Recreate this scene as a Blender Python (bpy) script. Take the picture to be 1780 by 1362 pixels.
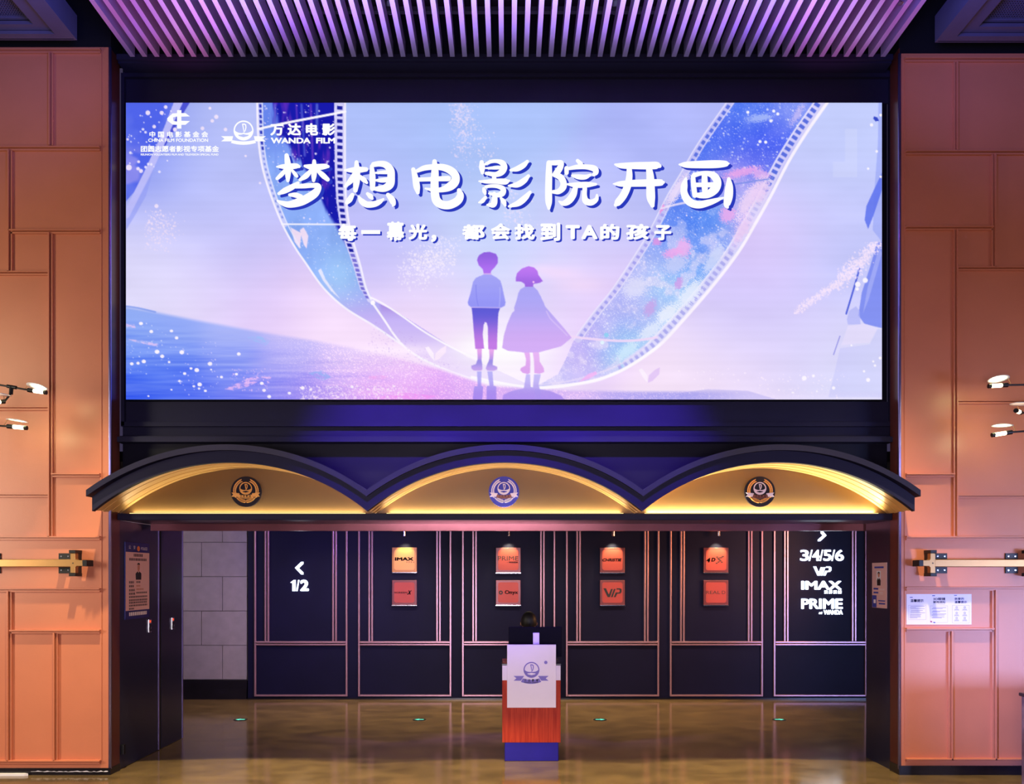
import bpy, math, random
import numpy as np
from mathutils import Vector, Matrix

for o in list(bpy.data.objects):
    bpy.data.objects.remove(o, do_unlink=True)
SC = bpy.context.scene
COL = SC.collection
random.seed(7)
RNG = np.random.default_rng(11)

# ------------------------------------------------------------------ camera
D = 7.2            # camera to the lobby wall
H = 1.8            # eye height
FPX = 1384.0       # focal length in pixels of the 1780 frame
CX, CY = 883.0, 1000.0
K = FPX / D        # pixels per metre on the lobby wall


def lin(c):
    c = c / 255.0
    return c / 12.92 if c <= 0.04045 else ((c + 0.055) / 1.055) ** 2.4


def rgb(c):
    return (lin(c[0]), lin(c[1]), lin(c[2]), 1.0)


def wx(px, r=1.0):
    return (px - CX) / K * r


def wz(py, r=1.0):
    return H + (CY - py) / K * r


def wy(r):
    return D * (r - 1.0)


cam = bpy.data.cameras.new('camera')
camo = bpy.data.objects.new('camera', cam)
COL.objects.link(camo)
camo.location = (0, -D, H)
camo.rotation_euler = (math.pi / 2, 0, 0)
cam.sensor_width = 36.0
cam.sensor_fit = 'HORIZONTAL'
cam.lens = FPX / 1780 * 36
cam.shift_x = (890 - CX) / 1780
cam.shift_y = (CY - 681) / 1780
cam.clip_end = 60
SC.camera = camo

# ------------------------------------------------------------------ world, exposure, lights
SC.view_settings.view_transform = 'Standard'
SC.view_settings.look = 'None'
SC.view_settings.exposure = 0.0
SC.view_settings.gamma = 1.0
world = bpy.data.worlds.new('lobby_ambient')
SC.world = world
world.use_nodes = True
bg = world.node_tree.nodes['Background']
bg.inputs[0].default_value = (0.30, 0.24, 0.52, 1)
bg.inputs[1].default_value = 0.13


def area(name, loc, target, size, energy, color, size_y=None, spread=180):
    l = bpy.data.lights.new(name, 'AREA')
    l.energy = energy
    l.color = color
    l.size = size
    if size_y:
        l.shape = 'RECTANGLE'
        l.size_y = size_y
    l.spread = math.radians(spread)
    o = bpy.data.objects.new(name, l)
    COL.objects.link(o)
    o.location = loc
    d = Vector(target) - Vector(loc)
    o.rotation_euler = d.to_track_quat('-Z', 'Y').to_euler()
    return o


def spot(name, loc, target, energy, color, angle, blend=0.6, radius=0.05):
    l = bpy.data.lights.new(name, 'SPOT')
    l.energy = energy
    l.color = color
    l.spot_size = math.radians(angle)
    l.spot_blend = blend
    l.shadow_soft_size = radius
    o = bpy.data.objects.new(name, l)
    COL.objects.link(o)
    o.location = loc
    d = Vector(target) - Vector(loc)
    o.rotation_euler = d.to_track_quat('-Z', 'Y').to_euler()
    return o


def point(name, loc, energy, color, radius=0.05):
    l = bpy.data.lights.new(name, 'POINT')
    l.energy = energy
    l.color = color
    l.shadow_soft_size = radius
    o = bpy.data.objects.new(name, l)
    COL.objects.link(o)
    o.location = loc
    return o


WARM = (1.0, 0.74, 0.46)
NEUT = (1.0, 0.86, 0.72)
LAV = (0.62, 0.60, 1.0)
# lobby lighting from the outer sides on the two orange walls
area('lobby_light_left', (-7.4, -3.2, 2.5), (-4.3, 0, 1.2), 1.2, 72, (1.0, 0.86, 0.66), 1.6, 120)
area('lobby_light_right', (7.4, -3.2, 2.5), (4.3, 0, 1.6), 1.2, 17, (1.0, 0.70, 0.58), 1.6, 120)
area('wall_fill_high_left', (-6.6, -3.0, 4.3), (-4.5, 0, 3.9), 0.9, 16, (1.0, 0.96, 0.60), 0.9, 110)  # added unseen light that lifts the upper left wall
area('wall_fill_high_right', (6.6, -3.0, 4.0), (4.5, 0, 3.5), 0.9, 3, (1.0, 0.72, 0.50), 0.9, 110)  # the same added light for the upper right wall
# added unseen lights: sheen and blue on the right wall, lavender on desk
area('wall_sheen_fill', (9.3, -7.3, 0.8), (4.8, 0, 1.2), 2.8, 40, (0.34, 0.46, 1.0), 1.5, 38)
spot('wall_fill_blue', (-3.0, -7.6, 2.0), (4.95, 0, 0.75), 9000, (0.12, 0.24, 1.0), 13, 1.0, 0.25)
area('desk_fill', (-0.6, -8.4, 1.15), (0, 0, 1.4), 3.2, 140, (0.98, 0.84, 1.0), 1.6, 120)
for x in (-1.15, 0.0, 1.15):
    spot('stage_light_blue', (x, -3.0, 6.2), (x, 0, 3.1), 4400, (0.15, 0.05, 1.0), 24, 1.0, 0.1)
# ceiling downlights of the lobby, in front of the canopy
for i, x in enumerate((-3.0, -1.1, 1.1, 3.0)):
    spot('lobby_downlight', (x, -1.5, 6.35), (x, -0.75, 0), 2100, (1.0, 0.84, 0.46), 46, 0.7, 0.06)
# coloured light on the ceiling slats; magenta and violet are added for their gradient
spot('slat_light_pink', (-2.6, -1.4, 3.6), (-2.9, -0.5, 6.6), 620, (1.0, 0.10, 0.42), 27, 1.0, 0.1)
spot('slat_light_pink', (2.6, -1.4, 3.6), (2.9, -0.5, 6.6), 480, (1.0, 0.10, 0.60), 27, 1.0, 0.1)
area('slat_fill_magenta', (0, -0.9, 5.4), (0, -0.5, 6.55), 5.4, 13, (0.80, 0.06, 1.0), 0.1, 40)
area('slat_fill_violet', (0, -2.4, 4.0), (0, -1.2, 6.55), 5.0, 150, (0.52, 0.50, 1.0), 0.2, 30)
area('vent_light_blue', (-2.9, -1.6, 5.9), (-4.6, -0.6, 6.6), 0.5, 13, (0.18, 0.20, 1.0), 0.5, 90)
area('vent_light_blue', (2.9, -1.6, 5.9), (4.6, -0.6, 6.6), 0.5, 13, (0.18, 0.20, 1.0), 0.5, 90)
# corridor behind the opening
area('corridor_wallwash', (0.2, 3.3, 2.78), (0.2, 3.4, 0), 7.0, 150, (1.0, 0.82, 0.54), 0.25, 120)
area('corridor_light_warm', (4.9, 2.6, 2.2), (0.5, 4.3, 1.4), 0.8, 60, (1.0, 0.42, 0.14), 1.2, 120)
area('corridor_light_violet', (-1.2, 1.6, 2.5), (-3.6, 4.4, 1.2), 0.7, 30, (0.45, 0.30, 1.0), 0.5, 90)
area('corridor_fill_left', (-5.2, 2.4, 2.7), (-5.0, 4.4, 1.4), 1.2, 18, (1.0, 0.88, 0.78), 1.2, 120)  # added unseen light to brighten the grey block wall

# ------------------------------------------------------------------ materials
MATS = {}


def pbr(name, c, rough=0.5, metal=0.0, spec=0.5, var=0.06, scale=6.0, bump=0.0, bscale=60.0, coat=0.0, stretch=None, c2=None, rvar=0.0):
    m = bpy.data.materials.new(name)
    m.use_nodes = True
    nt = m.node_tree
    b = nt.nodes['Principled BSDF']
    b.inputs['Roughness'].default_value = rough
    b.inputs['Metallic'].default_value = metal
    b.inputs['Specular IOR Level'].default_value = spec
    b.inputs['Coat Weight'].default_value = coat
    b.inputs['Coat Roughness'].default_value = 0.08
    tc = nt.nodes.new('ShaderNodeTexCoord')
    src = tc.outputs['Object']
    if stretch:
        mp = nt.nodes.new('ShaderNodeMapping')
        mp.inputs['Scale'].default_value = stretch
        nt.links.new(src, mp.inputs['Vector'])
        src = mp.outputs['Vector']
    n = nt.nodes.new('ShaderNodeTexNoise')
    n.inputs['Scale'].default_value = scale
    n.inputs['Detail'].default_value = 6
    nt.links.new(src, n.inputs['Vector'])
    ramp = nt.nodes.new('ShaderNodeValToRGB')
    a = rgb(c)
    if c2 is None:
        lo = tuple(v * (1 - var) for v in a[:3]) + (1,)
        hi = tuple(min(1, v * (1 + var)) for v in a[:3]) + (1,)
    else:
        lo, hi = a, rgb(c2)
    ramp.color_ramp.elements[0].color = lo
    ramp.color_ramp.elements[1].color = hi
    ramp.color_ramp.elements[0].position = 0.3
    ramp.color_ramp.elements[1].position = 0.7
    nt.links.new(n.outputs['Fac'], ramp.inputs['Fac'])
    nt.links.new(ramp.outputs['Color'], b.inputs['Base Color'])
    if rvar:
        mr = nt.nodes.new('ShaderNodeMapRange')
        mr.inputs['To Min'].default_value = max(0.02, rough - rvar)
        mr.inputs['To Max'].default_value = rough + rvar
        nt.links.new(n.outputs['Fac'], mr.inputs['Value'])
        nt.links.new(mr.outputs['Result'], b.inputs['Roughness'])
    if bump:
        n2 = nt.nodes.new('ShaderNodeTexNoise')
        n2.inputs['Scale'].default_value = bscale
        n2.inputs['Detail'].default_value = 3
        nt.links.new(src, n2.inputs['Vector'])
        bp = nt.nodes.new('ShaderNodeBump')
        bp.inputs['Strength'].default_value = bump
        bp.inputs['Distance'].default_value = 0.01
        nt.links.new(n2.outputs['Fac'], bp.inputs['Height'])
        nt.links.new(bp.outputs['Normal'], b.inputs['Normal'])
    MATS[name] = m
    return m


def emit(name, c, strength=1.0):
    m = bpy.data.materials.new(name)
    m.use_nodes = True
    nt = m.node_tree
    nt.nodes.remove(nt.nodes['Principled BSDF'])
    e = nt.nodes.new('ShaderNodeEmission')
    e.inputs[0].default_value = rgb(c)
    e.inputs[1].default_value = strength
    nt.links.new(e.outputs[0], nt.nodes['Material Output'].inputs[0])
    MATS[name] = m
    return m


pbr('terracotta_paint', (196, 116, 84), 0.40, 0, 0.45, 0.04, 3, 0.05, 90)
pbr('navy_paint_shaded', (15, 13, 30), 0.45, 0, 0.25, 0.08, 3)  # darkened to put the shelf's shade into the screen wall
pbr('charcoal_paint', (30, 28, 52), 0.55, 0, 0.16, 0.06, 4)
pbr('panel_navy', (15, 13, 40), 0.5, 0, 0.12, 0.10, 3, 0.04, 200)
pbr('door_steel', (28, 31, 58), 0.30, 0.2, 0.5, 0.08, 3)
pbr('brown_lacquer', (84, 38, 30), 0.32, 0, 0.5, 0.08, 4)
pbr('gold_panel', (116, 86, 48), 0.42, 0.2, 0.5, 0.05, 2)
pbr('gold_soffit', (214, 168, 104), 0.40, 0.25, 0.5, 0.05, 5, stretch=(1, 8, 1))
pbr('rose_metal', (166, 126, 140), 0.30, 0.6, 0.5, 0.05, 4)
pbr('rose_band', (160, 98, 104), 0.24, 0.7, 0.5, 0.10, 2.2, rvar=0.06)
pbr('block_grey', (128, 118, 122), 0.62, 0, 0.4, 0.08, 8, 0.08, 120)
pbr('joint_grey', (70, 62, 66), 0.8)
pbr('slat_metal', (196, 182, 226), 0.28, 0.6, 0.5, 0.04, 3)
pbr('black_void', (10, 9, 18), 0.7, 0, 0.3)
pbr('floor_stone', (86, 68, 46), 0.14, 0, 0.6, 0, 3.4, stretch=(1, 1.5, 1), c2=(116, 93, 62), rvar=0.05)
pbr('white_board', (226, 214, 228), 0.42, 0, 0.5, 0.02)
pbr('white_paint', (232, 226, 232), 0.5, 0, 0.5, 0.02)
pbr('red_wood', (150, 36, 22), 0.5, 0, 0.15, 0, 3, stretch=(26, 26, 1.2), c2=(188, 64, 36))
pbr('plinth_metal', (26, 16, 110), 0.36, 0.4, 0.2, 0.15, 3)  # blue light on the metal is put into its base colour
pbr('black_plastic', (14, 13, 18), 0.4, 0, 0.3, 0.05)
pbr('monitor_black', (10, 9, 14), 0.6, 0, 0.06, 0.05)
pbr('black_stone', (20, 18, 26), 0.22, 0, 0.5, 0.3, 6)
pbr('brass', (158, 120, 76), 0.36, 0.85, 0.5, 0.04, 5)
pbr('chrome', (220, 218, 224), 0.18, 1.0)
pbr('steel_edge', (150, 140, 200), 0.32, 0.9)
pbr('gold_plate', (206, 136, 82), 0.36, 0.25, 0.5, 0.04, 4)
pbr('gold_margin', (172, 112, 66), 0.30, 0.25, 0.5, 0.05, 4)
pbr('copper_plate', (154, 62, 62), 0.4, 0.1, 0.25, 0.04, 4)
pbr('copper_margin', (104, 50, 58), 0.30, 0.25, 0.5, 0.05, 4)
pbr('ink_black', (14, 12, 16), 0.5)
pbr('logo_violet', (120, 104, 190), 0.5)
pbr('disc_black', (26, 22, 34), 0.3)
pbr('disc_blue_lit', (62, 66, 190), 0.25)  # black disc with the blue light on it put into its colour
pbr('emblem_gold', (248, 182, 100), 0.3, 0.3)
pbr('emblem_silver', (240, 226, 236), 0.3, 0.3)
pbr('emblem_bronze', (150, 96, 88), 0.3, 0.5)
pbr('poster_blue', (26, 28, 110), 0.4)
pbr('poster_pink', (226, 180, 184), 0.45, var=0.02)
pbr('paper_lavender', (214, 206, 238), 0.55, var=0.02)
pbr('paper_white', (228, 222, 242), 0.55, var=0.02)
pbr('print_blue', (54, 62, 168), 0.6)
pbr('print_grey', (150, 140, 180), 0.6)
pbr('print_dark', (88, 66, 80), 0.6)
pbr('print_magenta', (150, 50, 100), 0.6)
pbr('print_orange', (226, 120, 50), 0.6)
pbr('print_skin', (196, 130, 116), 0.6)
pbr('print_white', (236, 226, 238), 0.6)
pbr('skin', (186, 134, 108), 0.5, var=0.05)
pbr('hair_black', (18, 15, 16), 0.5, 0, 0.4, 0.3, 60)
pbr('uniform_black', (24, 22, 30), 0.7)
pbr('duct_metal', (96, 90, 116), 0.36, 0.4, 0.5, 0.08, 4)
pbr('marble_brown', (74, 50, 46), 0.25, 0, 0.5, 0, 5, c2=(120, 92, 88))
emit('sign_white', (222, 236, 255), 3.6)
emit('bulb_warm', (255, 226, 180), 9.0)
emit('cove_warm', (255, 210, 130), 3.0)
emit('arrow_green', (120, 255, 214), 1.3)
emit('lock_red', (255, 90, 60), 0.9)
emit('screen_white', (255, 255, 255), 1.0)
emit('screen_shadow', (42, 58, 190), 1.0)


# ------------------------------------------------------------------ mesh building
LOC = {}


class MB:
    def __init__(self, xf=None):
        self.v, self.f, self.m = [], [], []
        self.xf = xf
        self.mi = 0

    def add(self, vs, fs):
        n = len(self.v)
        if self.xf:
            vs = [self.xf(*p) for p in vs]
        self.v.extend(tuple(p) for p in vs)
        for f in fs:
            self.f.append([n + i for i in f])
            self.m.append(self.mi)

    def box(self, x0, x1, y0, y1, z0, z1):
        if x0 > x1: x0, x1 = x1, x0
        if y0 > y1: y0, y1 = y1, y0
        if z0 > z1: z0, z1 = z1, z0
        vs = [(x0, y0, z0), (x1, y0, z0), (x1, y1, z0), (x0, y1, z0), (x0, y0, z1), (x1, y0, z1), (x1, y1, z1), (x0, y1, z1)]
        self.add(vs, [(0, 3, 2, 1), (4, 5, 6, 7), (0, 1, 5, 4), (1, 2, 6, 5), (2, 3, 7, 6), (3, 0, 4, 7)])
        return self

    def prism(self, poly, y0, y1):
        n = len(poly)
        a = sum(poly[i][0] * poly[(i + 1) % n][1] - poly[(i + 1) % n][0] * poly[i][1] for i in range(n))
        if a < 0:
            poly = poly[::-1]
        vs = [(x, y0, z) for x, z in poly] + [(x, y1, z) for x, z in poly]
        fs = [tuple(range(n)), tuple(range(2 * n - 1, n - 1, -1))]
        for i in range(n):
            j = (i + 1) % n
            fs.append((i, n + i, n + j, j))
        self.add(vs, fs)
        return self

    def flat(self, poly, y):
        n = len(poly)
        a = sum(poly[i][0] * poly[(i + 1) % n][1] - poly[(i + 1) % n][0] * poly[i][1] for i in range(n))
        if a < 0:
            poly = poly[::-1]
        self.add([(x, y, z) for x, z in poly], [tuple(range(n))])
        return self

    def disc(self, cx, cz, r, y0, y1, n=48):
        return self.prism([(cx + r * math.cos(2 * math.pi * i / n), cz + r * math.sin(2 * math.pi * i / n)) for i in range(n)], y0, y1)

    def ring(self, cx, cz, ri, ro, y0, y1, n=56, a0=0.0, a1=2 * math.pi):
        full = abs(a1 - a0 - 2 * math.pi) < 1e-6
        vs = []
        cnt = n if full else n + 1
        for i in range(cnt):
            a = a0 + (a1 - a0) * i / n
            c, s = math.cos(a), math.sin(a)
            vs += [(cx + ri * c, y0, cz + ri * s), (cx + ro * c, y0, cz + ro * s), (cx + ro * c, y1, cz + ro * s), (cx + ri * c, y1, cz + ri * s)]
        fs = []
        for i in range(n):
            a, b = 4 * i, 4 * ((i + 1) % cnt)
            fs += [(a, a + 1, b + 1, b), (a + 1, a + 2, b + 2, b + 1), (a + 2, a + 3, b + 3, b + 2), (a + 3, a, b, b + 3)]
        self.add(vs, fs)
        return self

    def tube(self, pts, r, n=12, caps=True):
        pts = [Vector(p) for p in pts]
        rs = r if isinstance(r, (list, tuple)) else [r] * len(pts)
        vs, fs = [], []
        for i, p in enumerate(pts):
            d = (pts[min(i + 1, len(pts) - 1)] - pts[max(i - 1, 0)]).normalized()
            u = d.cross(Vector((0, 0, 1)))
            if u.length < 1e-3:
                u = d.cross(Vector((0, 1, 0)))
            u.normalize()
            w = u.cross(d)
            for k in range(n):
                a = 2 * math.pi * k / n
                vs.append(p + (u * math.cos(a) + w * math.sin(a)) * rs[i])
        for i in range(len(pts) - 1):
            for k in range(n):
                a, b = i * n + k, i * n + (k + 1) % n
                fs.append((a, b, b + n, a + n))
        if caps:
            fs.append(tuple(range(n - 1, -1, -1)))
            fs.append(tuple(range((len(pts) - 1) * n, len(pts) * n)))
        self.add(vs, fs)
        return self

    def lathe(self, c, prof, n=32, axis=(0, 0, 1)):
        """prof: (radius, height) pairs along axis from c."""
        ax = Vector(axis).normalized()
        u = ax.orthogonal().normalized()
        w = ax.cross(u)
        c = Vector(c)
        vs, fs = [], []
        for (r, h) in prof:
            for k in range(n):
                a = 2 * math.pi * k / n
                vs.append(c + ax * h + (u * math.cos(a) + w * math.sin(a)) * max(r, 1e-4))
        for i in range(len(prof) - 1):
            for k in range(n):
                a, b = i * n + k, i * n + (k + 1) % n
                fs.append((a, b, b + n, a + n))
        fs.append(tuple(range(n - 1, -1, -1)))
        fs.append(tuple(range((len(prof) - 1) * n, len(prof) * n)))
        self.add(vs, fs)
        return self

    def text(self, s, rect, y, bold=0.0, thick=0.0, shear=0.0):
        """Lettering fitted into rect (x0, z0, x1, z1) on the plane y."""
        vs, fs = glyphs(s, bold)
        x0, z0, x1, z1 = rect
        if z0 > z1: z0, z1 = z1, z0
        ax, bx = vs[:, 0].min(), vs[:, 0].max()
        az, bz = vs[:, 1].min(), vs[:, 1].max()
        px = x0 + (vs[:, 0] - ax) / max(bx - ax, 1e-6) * (x1 - x0)
        pz = z0 + (vs[:, 1] - az) / max(bz - az, 1e-6) * (z1 - z0) if bz - az > 0.02 else (z0 + z1) / 2 + 0 * vs[:, 1]
        px = px + shear * (pz - (z0 + z1) / 2)
        self.add([(a, y, b) for a, b in zip(px, pz)], fs)
        if thick:
            n = len(px)
            edges = {}
            for f in fs:
                for i in range(len(f)):
                    e = (f[i], f[(i + 1) % len(f)])
                    k = (min(e), max(e))
                    edges[k] = edges.get(k, 0) + 1
            side = [e for e, q in edges.items() if q == 1]
            self.add([(a, y, b) for a, b in zip(px, pz)] + [(a, y + thick, b) for a, b in zip(px, pz)], [(a, b, b + n, a + n) for a, b in side])
        return self

    def build(self, name, mats, parent=None, smooth=False, bevel=0.0, kind=None, label=None, cat=None, group=None, autosm=None):
        if not isinstance(mats, (list, tuple)):
            mats = [mats]
        me = bpy.data.meshes.new(name)
        V = np.array(self.v, dtype=float)
        if parent is not None:
            org = Vector(LOC[parent.name])
        else:
            org = Vector(((V[:, 0].min() + V[:, 0].max()) / 2, (V[:, 1].min() + V[:, 1].max()) / 2, V[:, 2].min()))
        me.from_pydata([tuple(p) for p in (V - np.array(org))], [], self.f)
        for m in mats:
            me.materials.append(MATS[m])
        me.polygons.foreach_set('material_index', self.m)
        if smooth:
            me.polygons.foreach_set('use_smooth', [True] * len(self.f))
        me.update()
        o = bpy.data.objects.new(name, me)
        COL.objects.link(o)
        if parent is None:
            o.location = org
        else:
            o.parent = parent
        LOC[o.name] = tuple(org)
        if bevel:
            b = o.modifiers.new('bevel', 'BEVEL')
            b.width = bevel
            b.segments = 2
            b.limit_method = 'ANGLE'
        if smooth and autosm:
            pass
        tag(o, label, cat, group, kind)
        return o


def tag(o, label=None, cat=None, group=None, kind=None):
    if label: o['label'] = label
    if cat: o['category'] = cat
    if group: o['group'] = group
    if kind: o['kind'] = kind
    return o


def thing(name, label, cat, loc, group=None, kind=None):
    o = bpy.data.objects.new(name, None)
    o.empty_display_size = 0.1
    COL.objects.link(o)
    o.location = loc
    LOC[o.name] = tuple(loc)
    return tag(o, label, cat, group, kind)


GL = {}


def glyphs(s, bold=0.0):
    key = (s, bold)
    if key in GL:
        return GL[key]
    c = bpy.data.curves.new('lettering', 'FONT')
    c.body = s
    c.resolution_u = 4
    o = bpy.data.objects.new('lettering', c)
    m = bpy.data.meshes.new_from_object(o)
    v = np.array([p.co[:2] for p in m.vertices], dtype=float).reshape(-1, 2)
    f = [tuple(p.vertices) for p in m.polygons]
    bpy.data.objects.remove(o)
    bpy.data.curves.remove(c)
    bpy.data.meshes.remove(m)
    if bold:
        vs, fs = [], []
        dirs = [(0, 0)] + [(math.cos(a) * bold, math.sin(a) * bold) for a in np.linspace(0, 2 * math.pi, 8, endpoint=False)]
        for dx, dy in dirs:
            n = sum(len(q) for q in vs)
            vs.append(v + np.array([dx, dy]))
            fs += [tuple(i + n for i in q) for q in f]
        v, f = np.concatenate(vs), fs
    GL[key] = (v, f)
    return GL[key]


def catmull(pts, step):
    P = np.array(pts, dtype=float)
    if len(P) == 2:
        Q = np.vstack([P[0], P, P[1]])
    else:
        Q = np.vstack([2 * P[0] - P[1], P, 2 * P[-1] - P[-2]])
    out = []
    for i in range(1, len(Q) - 2):
        a, b, c, d = Q[i - 1], Q[i], Q[i + 1], Q[i + 2]
        n = max(2, int(np.hypot(*(c - b)[:2]) / step))
        for t in np.linspace(0, 1, n, endpoint=False):
            out.append(0.5 * ((2 * b) + (c - a) * t + (2 * a - 5 * b + 4 * c - d) * t * t + (3 * b - a - 3 * c + d) * t ** 3))
    out.append(P[-1])
    return np.array(out)


def brush(mb, stroke, f, y):
    """A brush stroke of (x, y, half width) points as a flat ribbon with round ends; f maps to (x, z)."""
    S = catmull(stroke, 6.0)
    L, R = [], []
    for i in range(len(S)):
        d = S[min(i + 1, len(S) - 1)][:2] - S[max(i - 1, 0)][:2]
        d = d / (np.hypot(*d) + 1e-9)
        n = np.array([-d[1], d[0]])
        w = max(S[i][2], 2.0)
        L.append(S[i][:2] + n * w)
        R.append(S[i][:2] - n * w)
    vs = [(f(*p)[0], y, f(*p)[1]) for p in L] + [(f(*p)[0], y, f(*p)[1]) for p in R]
    k = len(L)
    mb.add(vs, [(i, i + 1, k + i + 1, k + i) for i in range(k - 1)])
    for e in (0, -1):
        c, w = S[e][:2], max(S[e][2], 2.0)
        mb.flat([f(c[0] + w * math.cos(a), c[1] + w * math.sin(a)) for a in np.linspace(0, 2 * math.pi, 14, endpoint=False)], y)


def logo(mb, cx, cz, R, y0, y1):
    """Round sail-and-wave mark of radius R."""
    mb.ring(cx, cz, 0.86 * R, R, y0, y1)
    q = lambda p: [(cx + a * R, cz + b * R) for a, b in p]
    mb.prism(q([(-.9, .02), (-.7, -.14), (-.45, -.24), (-.15, -.27), (0, -.22), (.15, -.27), (.45, -.24), (.7, -.14), (.9, .02), (.9, -.25),
                (.8, -.44), (.5, -.44), (.25, -.42), (0, -.36), (-.25, -.42), (-.5, -.44), (-.8, -.44), (-.9, -.25)]), y0, y1)
    mb.prism(q([(-.75, -.44), (-.55, -.44), (-.45, -.56), (0, -.68), (.45, -.56), (.55, -.44), (.75, -.44), (.5, -.74), (0, -.9), (-.5, -.74)]), y0, y1)
    s = [(.02, -.25), (-.04, .1), (-.16, .68), (.1, .70), (.27, .6), (.30, .3), (.22, .0), (.06, -.25)]
    inn = [(.06, -.05), (.04, .2), (-.03, .57), (.08, .58), (.17, .5), (.19, .3), (.14, .08), (.08, -.05)]
    s, inn = q(s), q(inn)
    n = len(s)
    vs = [(a, y0, b) for a, b in s] + [(a, y0, b) for a, b in inn] + [(a, y1, b) for a, b in s] + [(a, y1, b) for a, b in inn]
    fs = []
    for i in range(n - 1):
        fs += [(i, i + 1, n + i + 1, n + i), (i, 2 * n + i, 2 * n + i + 1, i + 1), (n + i, n + i + 1, 3 * n + i + 1, 3 * n + i)]
    mb.add(vs, fs)


# ------------------------------------------------------------------ the setting
XL, XR = wx(190), wx(1565)          # edges of the wide opening: -3.606 and 3.548
ZT_L, ZT_R = wz(82), wz(93)
YS = wy(1.035)                      # face of the dark wall round the screen
ZLINT = wz(892, 1.017)
ZLB = wz(903, 1.017)

fl = MB()
fl.box(-9, 9, -9.5, 6.2, -0.08, 0)
fl.build('floor', 'floor_stone', kind='structure')

MO = []


def hbar(mb, px0, px1, py, side=1):
    """Two-step moulding with a narrow groove between its ridges."""
    z = wz(py)
    x0, x1 = wx(px0), wx(px1)
    mb.box(x0, x1, -0.036, 0.0, z + .005, z + .017)
    mb.box(x0 + .004, x1 - .004, -0.020, 0.0, z - .017, z - .002)


def vbar(mb, px, py0, py1, side=1):
    x = wx(px)
    z0, z1 = sorted((wz(py0), wz(py1)))
    mb.box(x - side * .017, x - side * .005, -0.036, 0.0, z0, z1)
    mb.box(x + side * .003, x + side * .017, -0.020, 0.0, z0 + .004, z1 - .004)


def orange_wall(name, x0, x1, ztop, bars):
    mb = MB()
    mb.box(x0, x1, 0.0, 0.18, 0.0, ztop)
    side = 1 if x0 < 0 else -1
    w = mb.build(name, 'terracotta_paint', kind='structure')
    for b in bars:
        mb = MB()
        if b[0] == 'h':
            hbar(mb, b[1], b[2], b[3], side)
        elif b[0] == 't':
            mb.box(wx(b[1]) - .006, wx(b[1]) + .006, -.006, 0.0, wz(b[3]), wz(b[2]))
        else:
            vbar(mb, b[1], b[2], b[3], side)
        mb.build('panel_moulding', 'terracotta_paint', parent=w)
    return w


LBARS = [('h', -160, 177, 91), ('v', 91, 94, 255), ('h', -160, 176, 260), ('v', 20, 262, 474), ('h', 18, 176, 404), ('v', 90, 406, 933),
         ('h', -160, 87, 476), ('h', -160, 87, 710), ('h', 92, 176, 826), ('h', -160, 87, 861), ('h', -160, 176, 935), ('h', -160, 176, 1025),
         ('v', 19, 1027, 1321), ('h', 20, 176, 1097), ('v', 99, 1099, 1321), ('h', -160, 176, 1323), ('t', 176, 93, 1321)]
RBARS = [('h', 1571, 1940, 106), ('v', 1659, 109, 264), ('h', 1573, 1940, 267), ('v', 1725, 269, 466), ('h', 1573, 1724, 398), ('v', 1659, 400, 933),
         ('h', 1662, 1940, 468), ('h', 1662, 1940, 699), ('h', 1573, 1657, 826), ('h', 1662, 1940, 863), ('h', 1573, 1940, 935), ('h', 1573, 1940, 1023),
         ('v', 1726, 1025, 1319), ('h', 1573, 1725, 1094), ('v', 1650, 1096, 1319), ('h', 1573, 1940, 1320), ('t', 1573, 109, 1319)]
orange_wall('wall_left', wx(-160), XL, ZT_L, LBARS)
orange_wall('wall_right', XR, wx(1940), ZT_R, RBARS)

# glossy corner beads where the orange walls turn into the opening
for i, (x, zt) in enumerate(((XL, ZT_L), (XR, ZT_R))):
    mb = MB()
    s = -1 if i == 0 else 1
    mb.tube([(x - s * 0.004, 0.006, wz(1336)), (x - s * 0.004, 0.006, zt)], 0.014, 10)
    mb.build('trim_%d' % (i + 1), 'steel_edge', kind='structure', smooth=True)

# brown returns of the opening
for i, x in enumerate((XL, XR)):
    s = 1 if i == 0 else -1
    mb = MB()
    mb.box(x + s * 0.006, x, 0.012, 0.18, 0, ZT_L)
    mb.build('trim_%d' % (i + 3), 'brown_lacquer', kind='structure')

# baseboards
mb = MB()
mb.box(wx(-160), XL + 0.004, -0.012, 0.0, 0, wz(1334))
mb.box(XL + 0.006, XL + 0.016, -0.012, 0.17, 0, wz(1334))
mb.build('baseboard_left', 'black_stone', kind='structure')
mb = MB()
mb.box(XR - 0.004, wx(1940), -0.012, 0.0, 0, wz(1330))
mb.box(XR - 0.016, XR - 0.006, -0.012, 0.17, 0, wz(1330))
mb.build('baseboard_right', 'black_stone', kind='structure')

# dark wall that carries the screen
mb = MB()
mb.box(XL + .0, XR, YS, YS + 0.25, ZLINT - 0.03, 7.05)
mb.build('wall_screen', 'navy_paint_shaded', kind='structure')
# upper dark band above the orange walls and the ceiling void
mb = MB()
mb.box(wx(-160), XL - 0.0, 0.03, 0.3, ZT_L, 7.05)
mb.build('wall_upper_left', 'black_void', kind='structure')
mb = MB()
mb.box(XR, wx(1940), 0.03, 0.3, ZT_R, 7.05)
mb.build('wall_upper_right', 'black_void', kind='structure')
mb = MB()
mb.box(wx(-160), wx(1940), -4.0, 0.3, 7.05, 7.15)
mb.build('ceiling', 'black_void', kind='structure')

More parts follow.
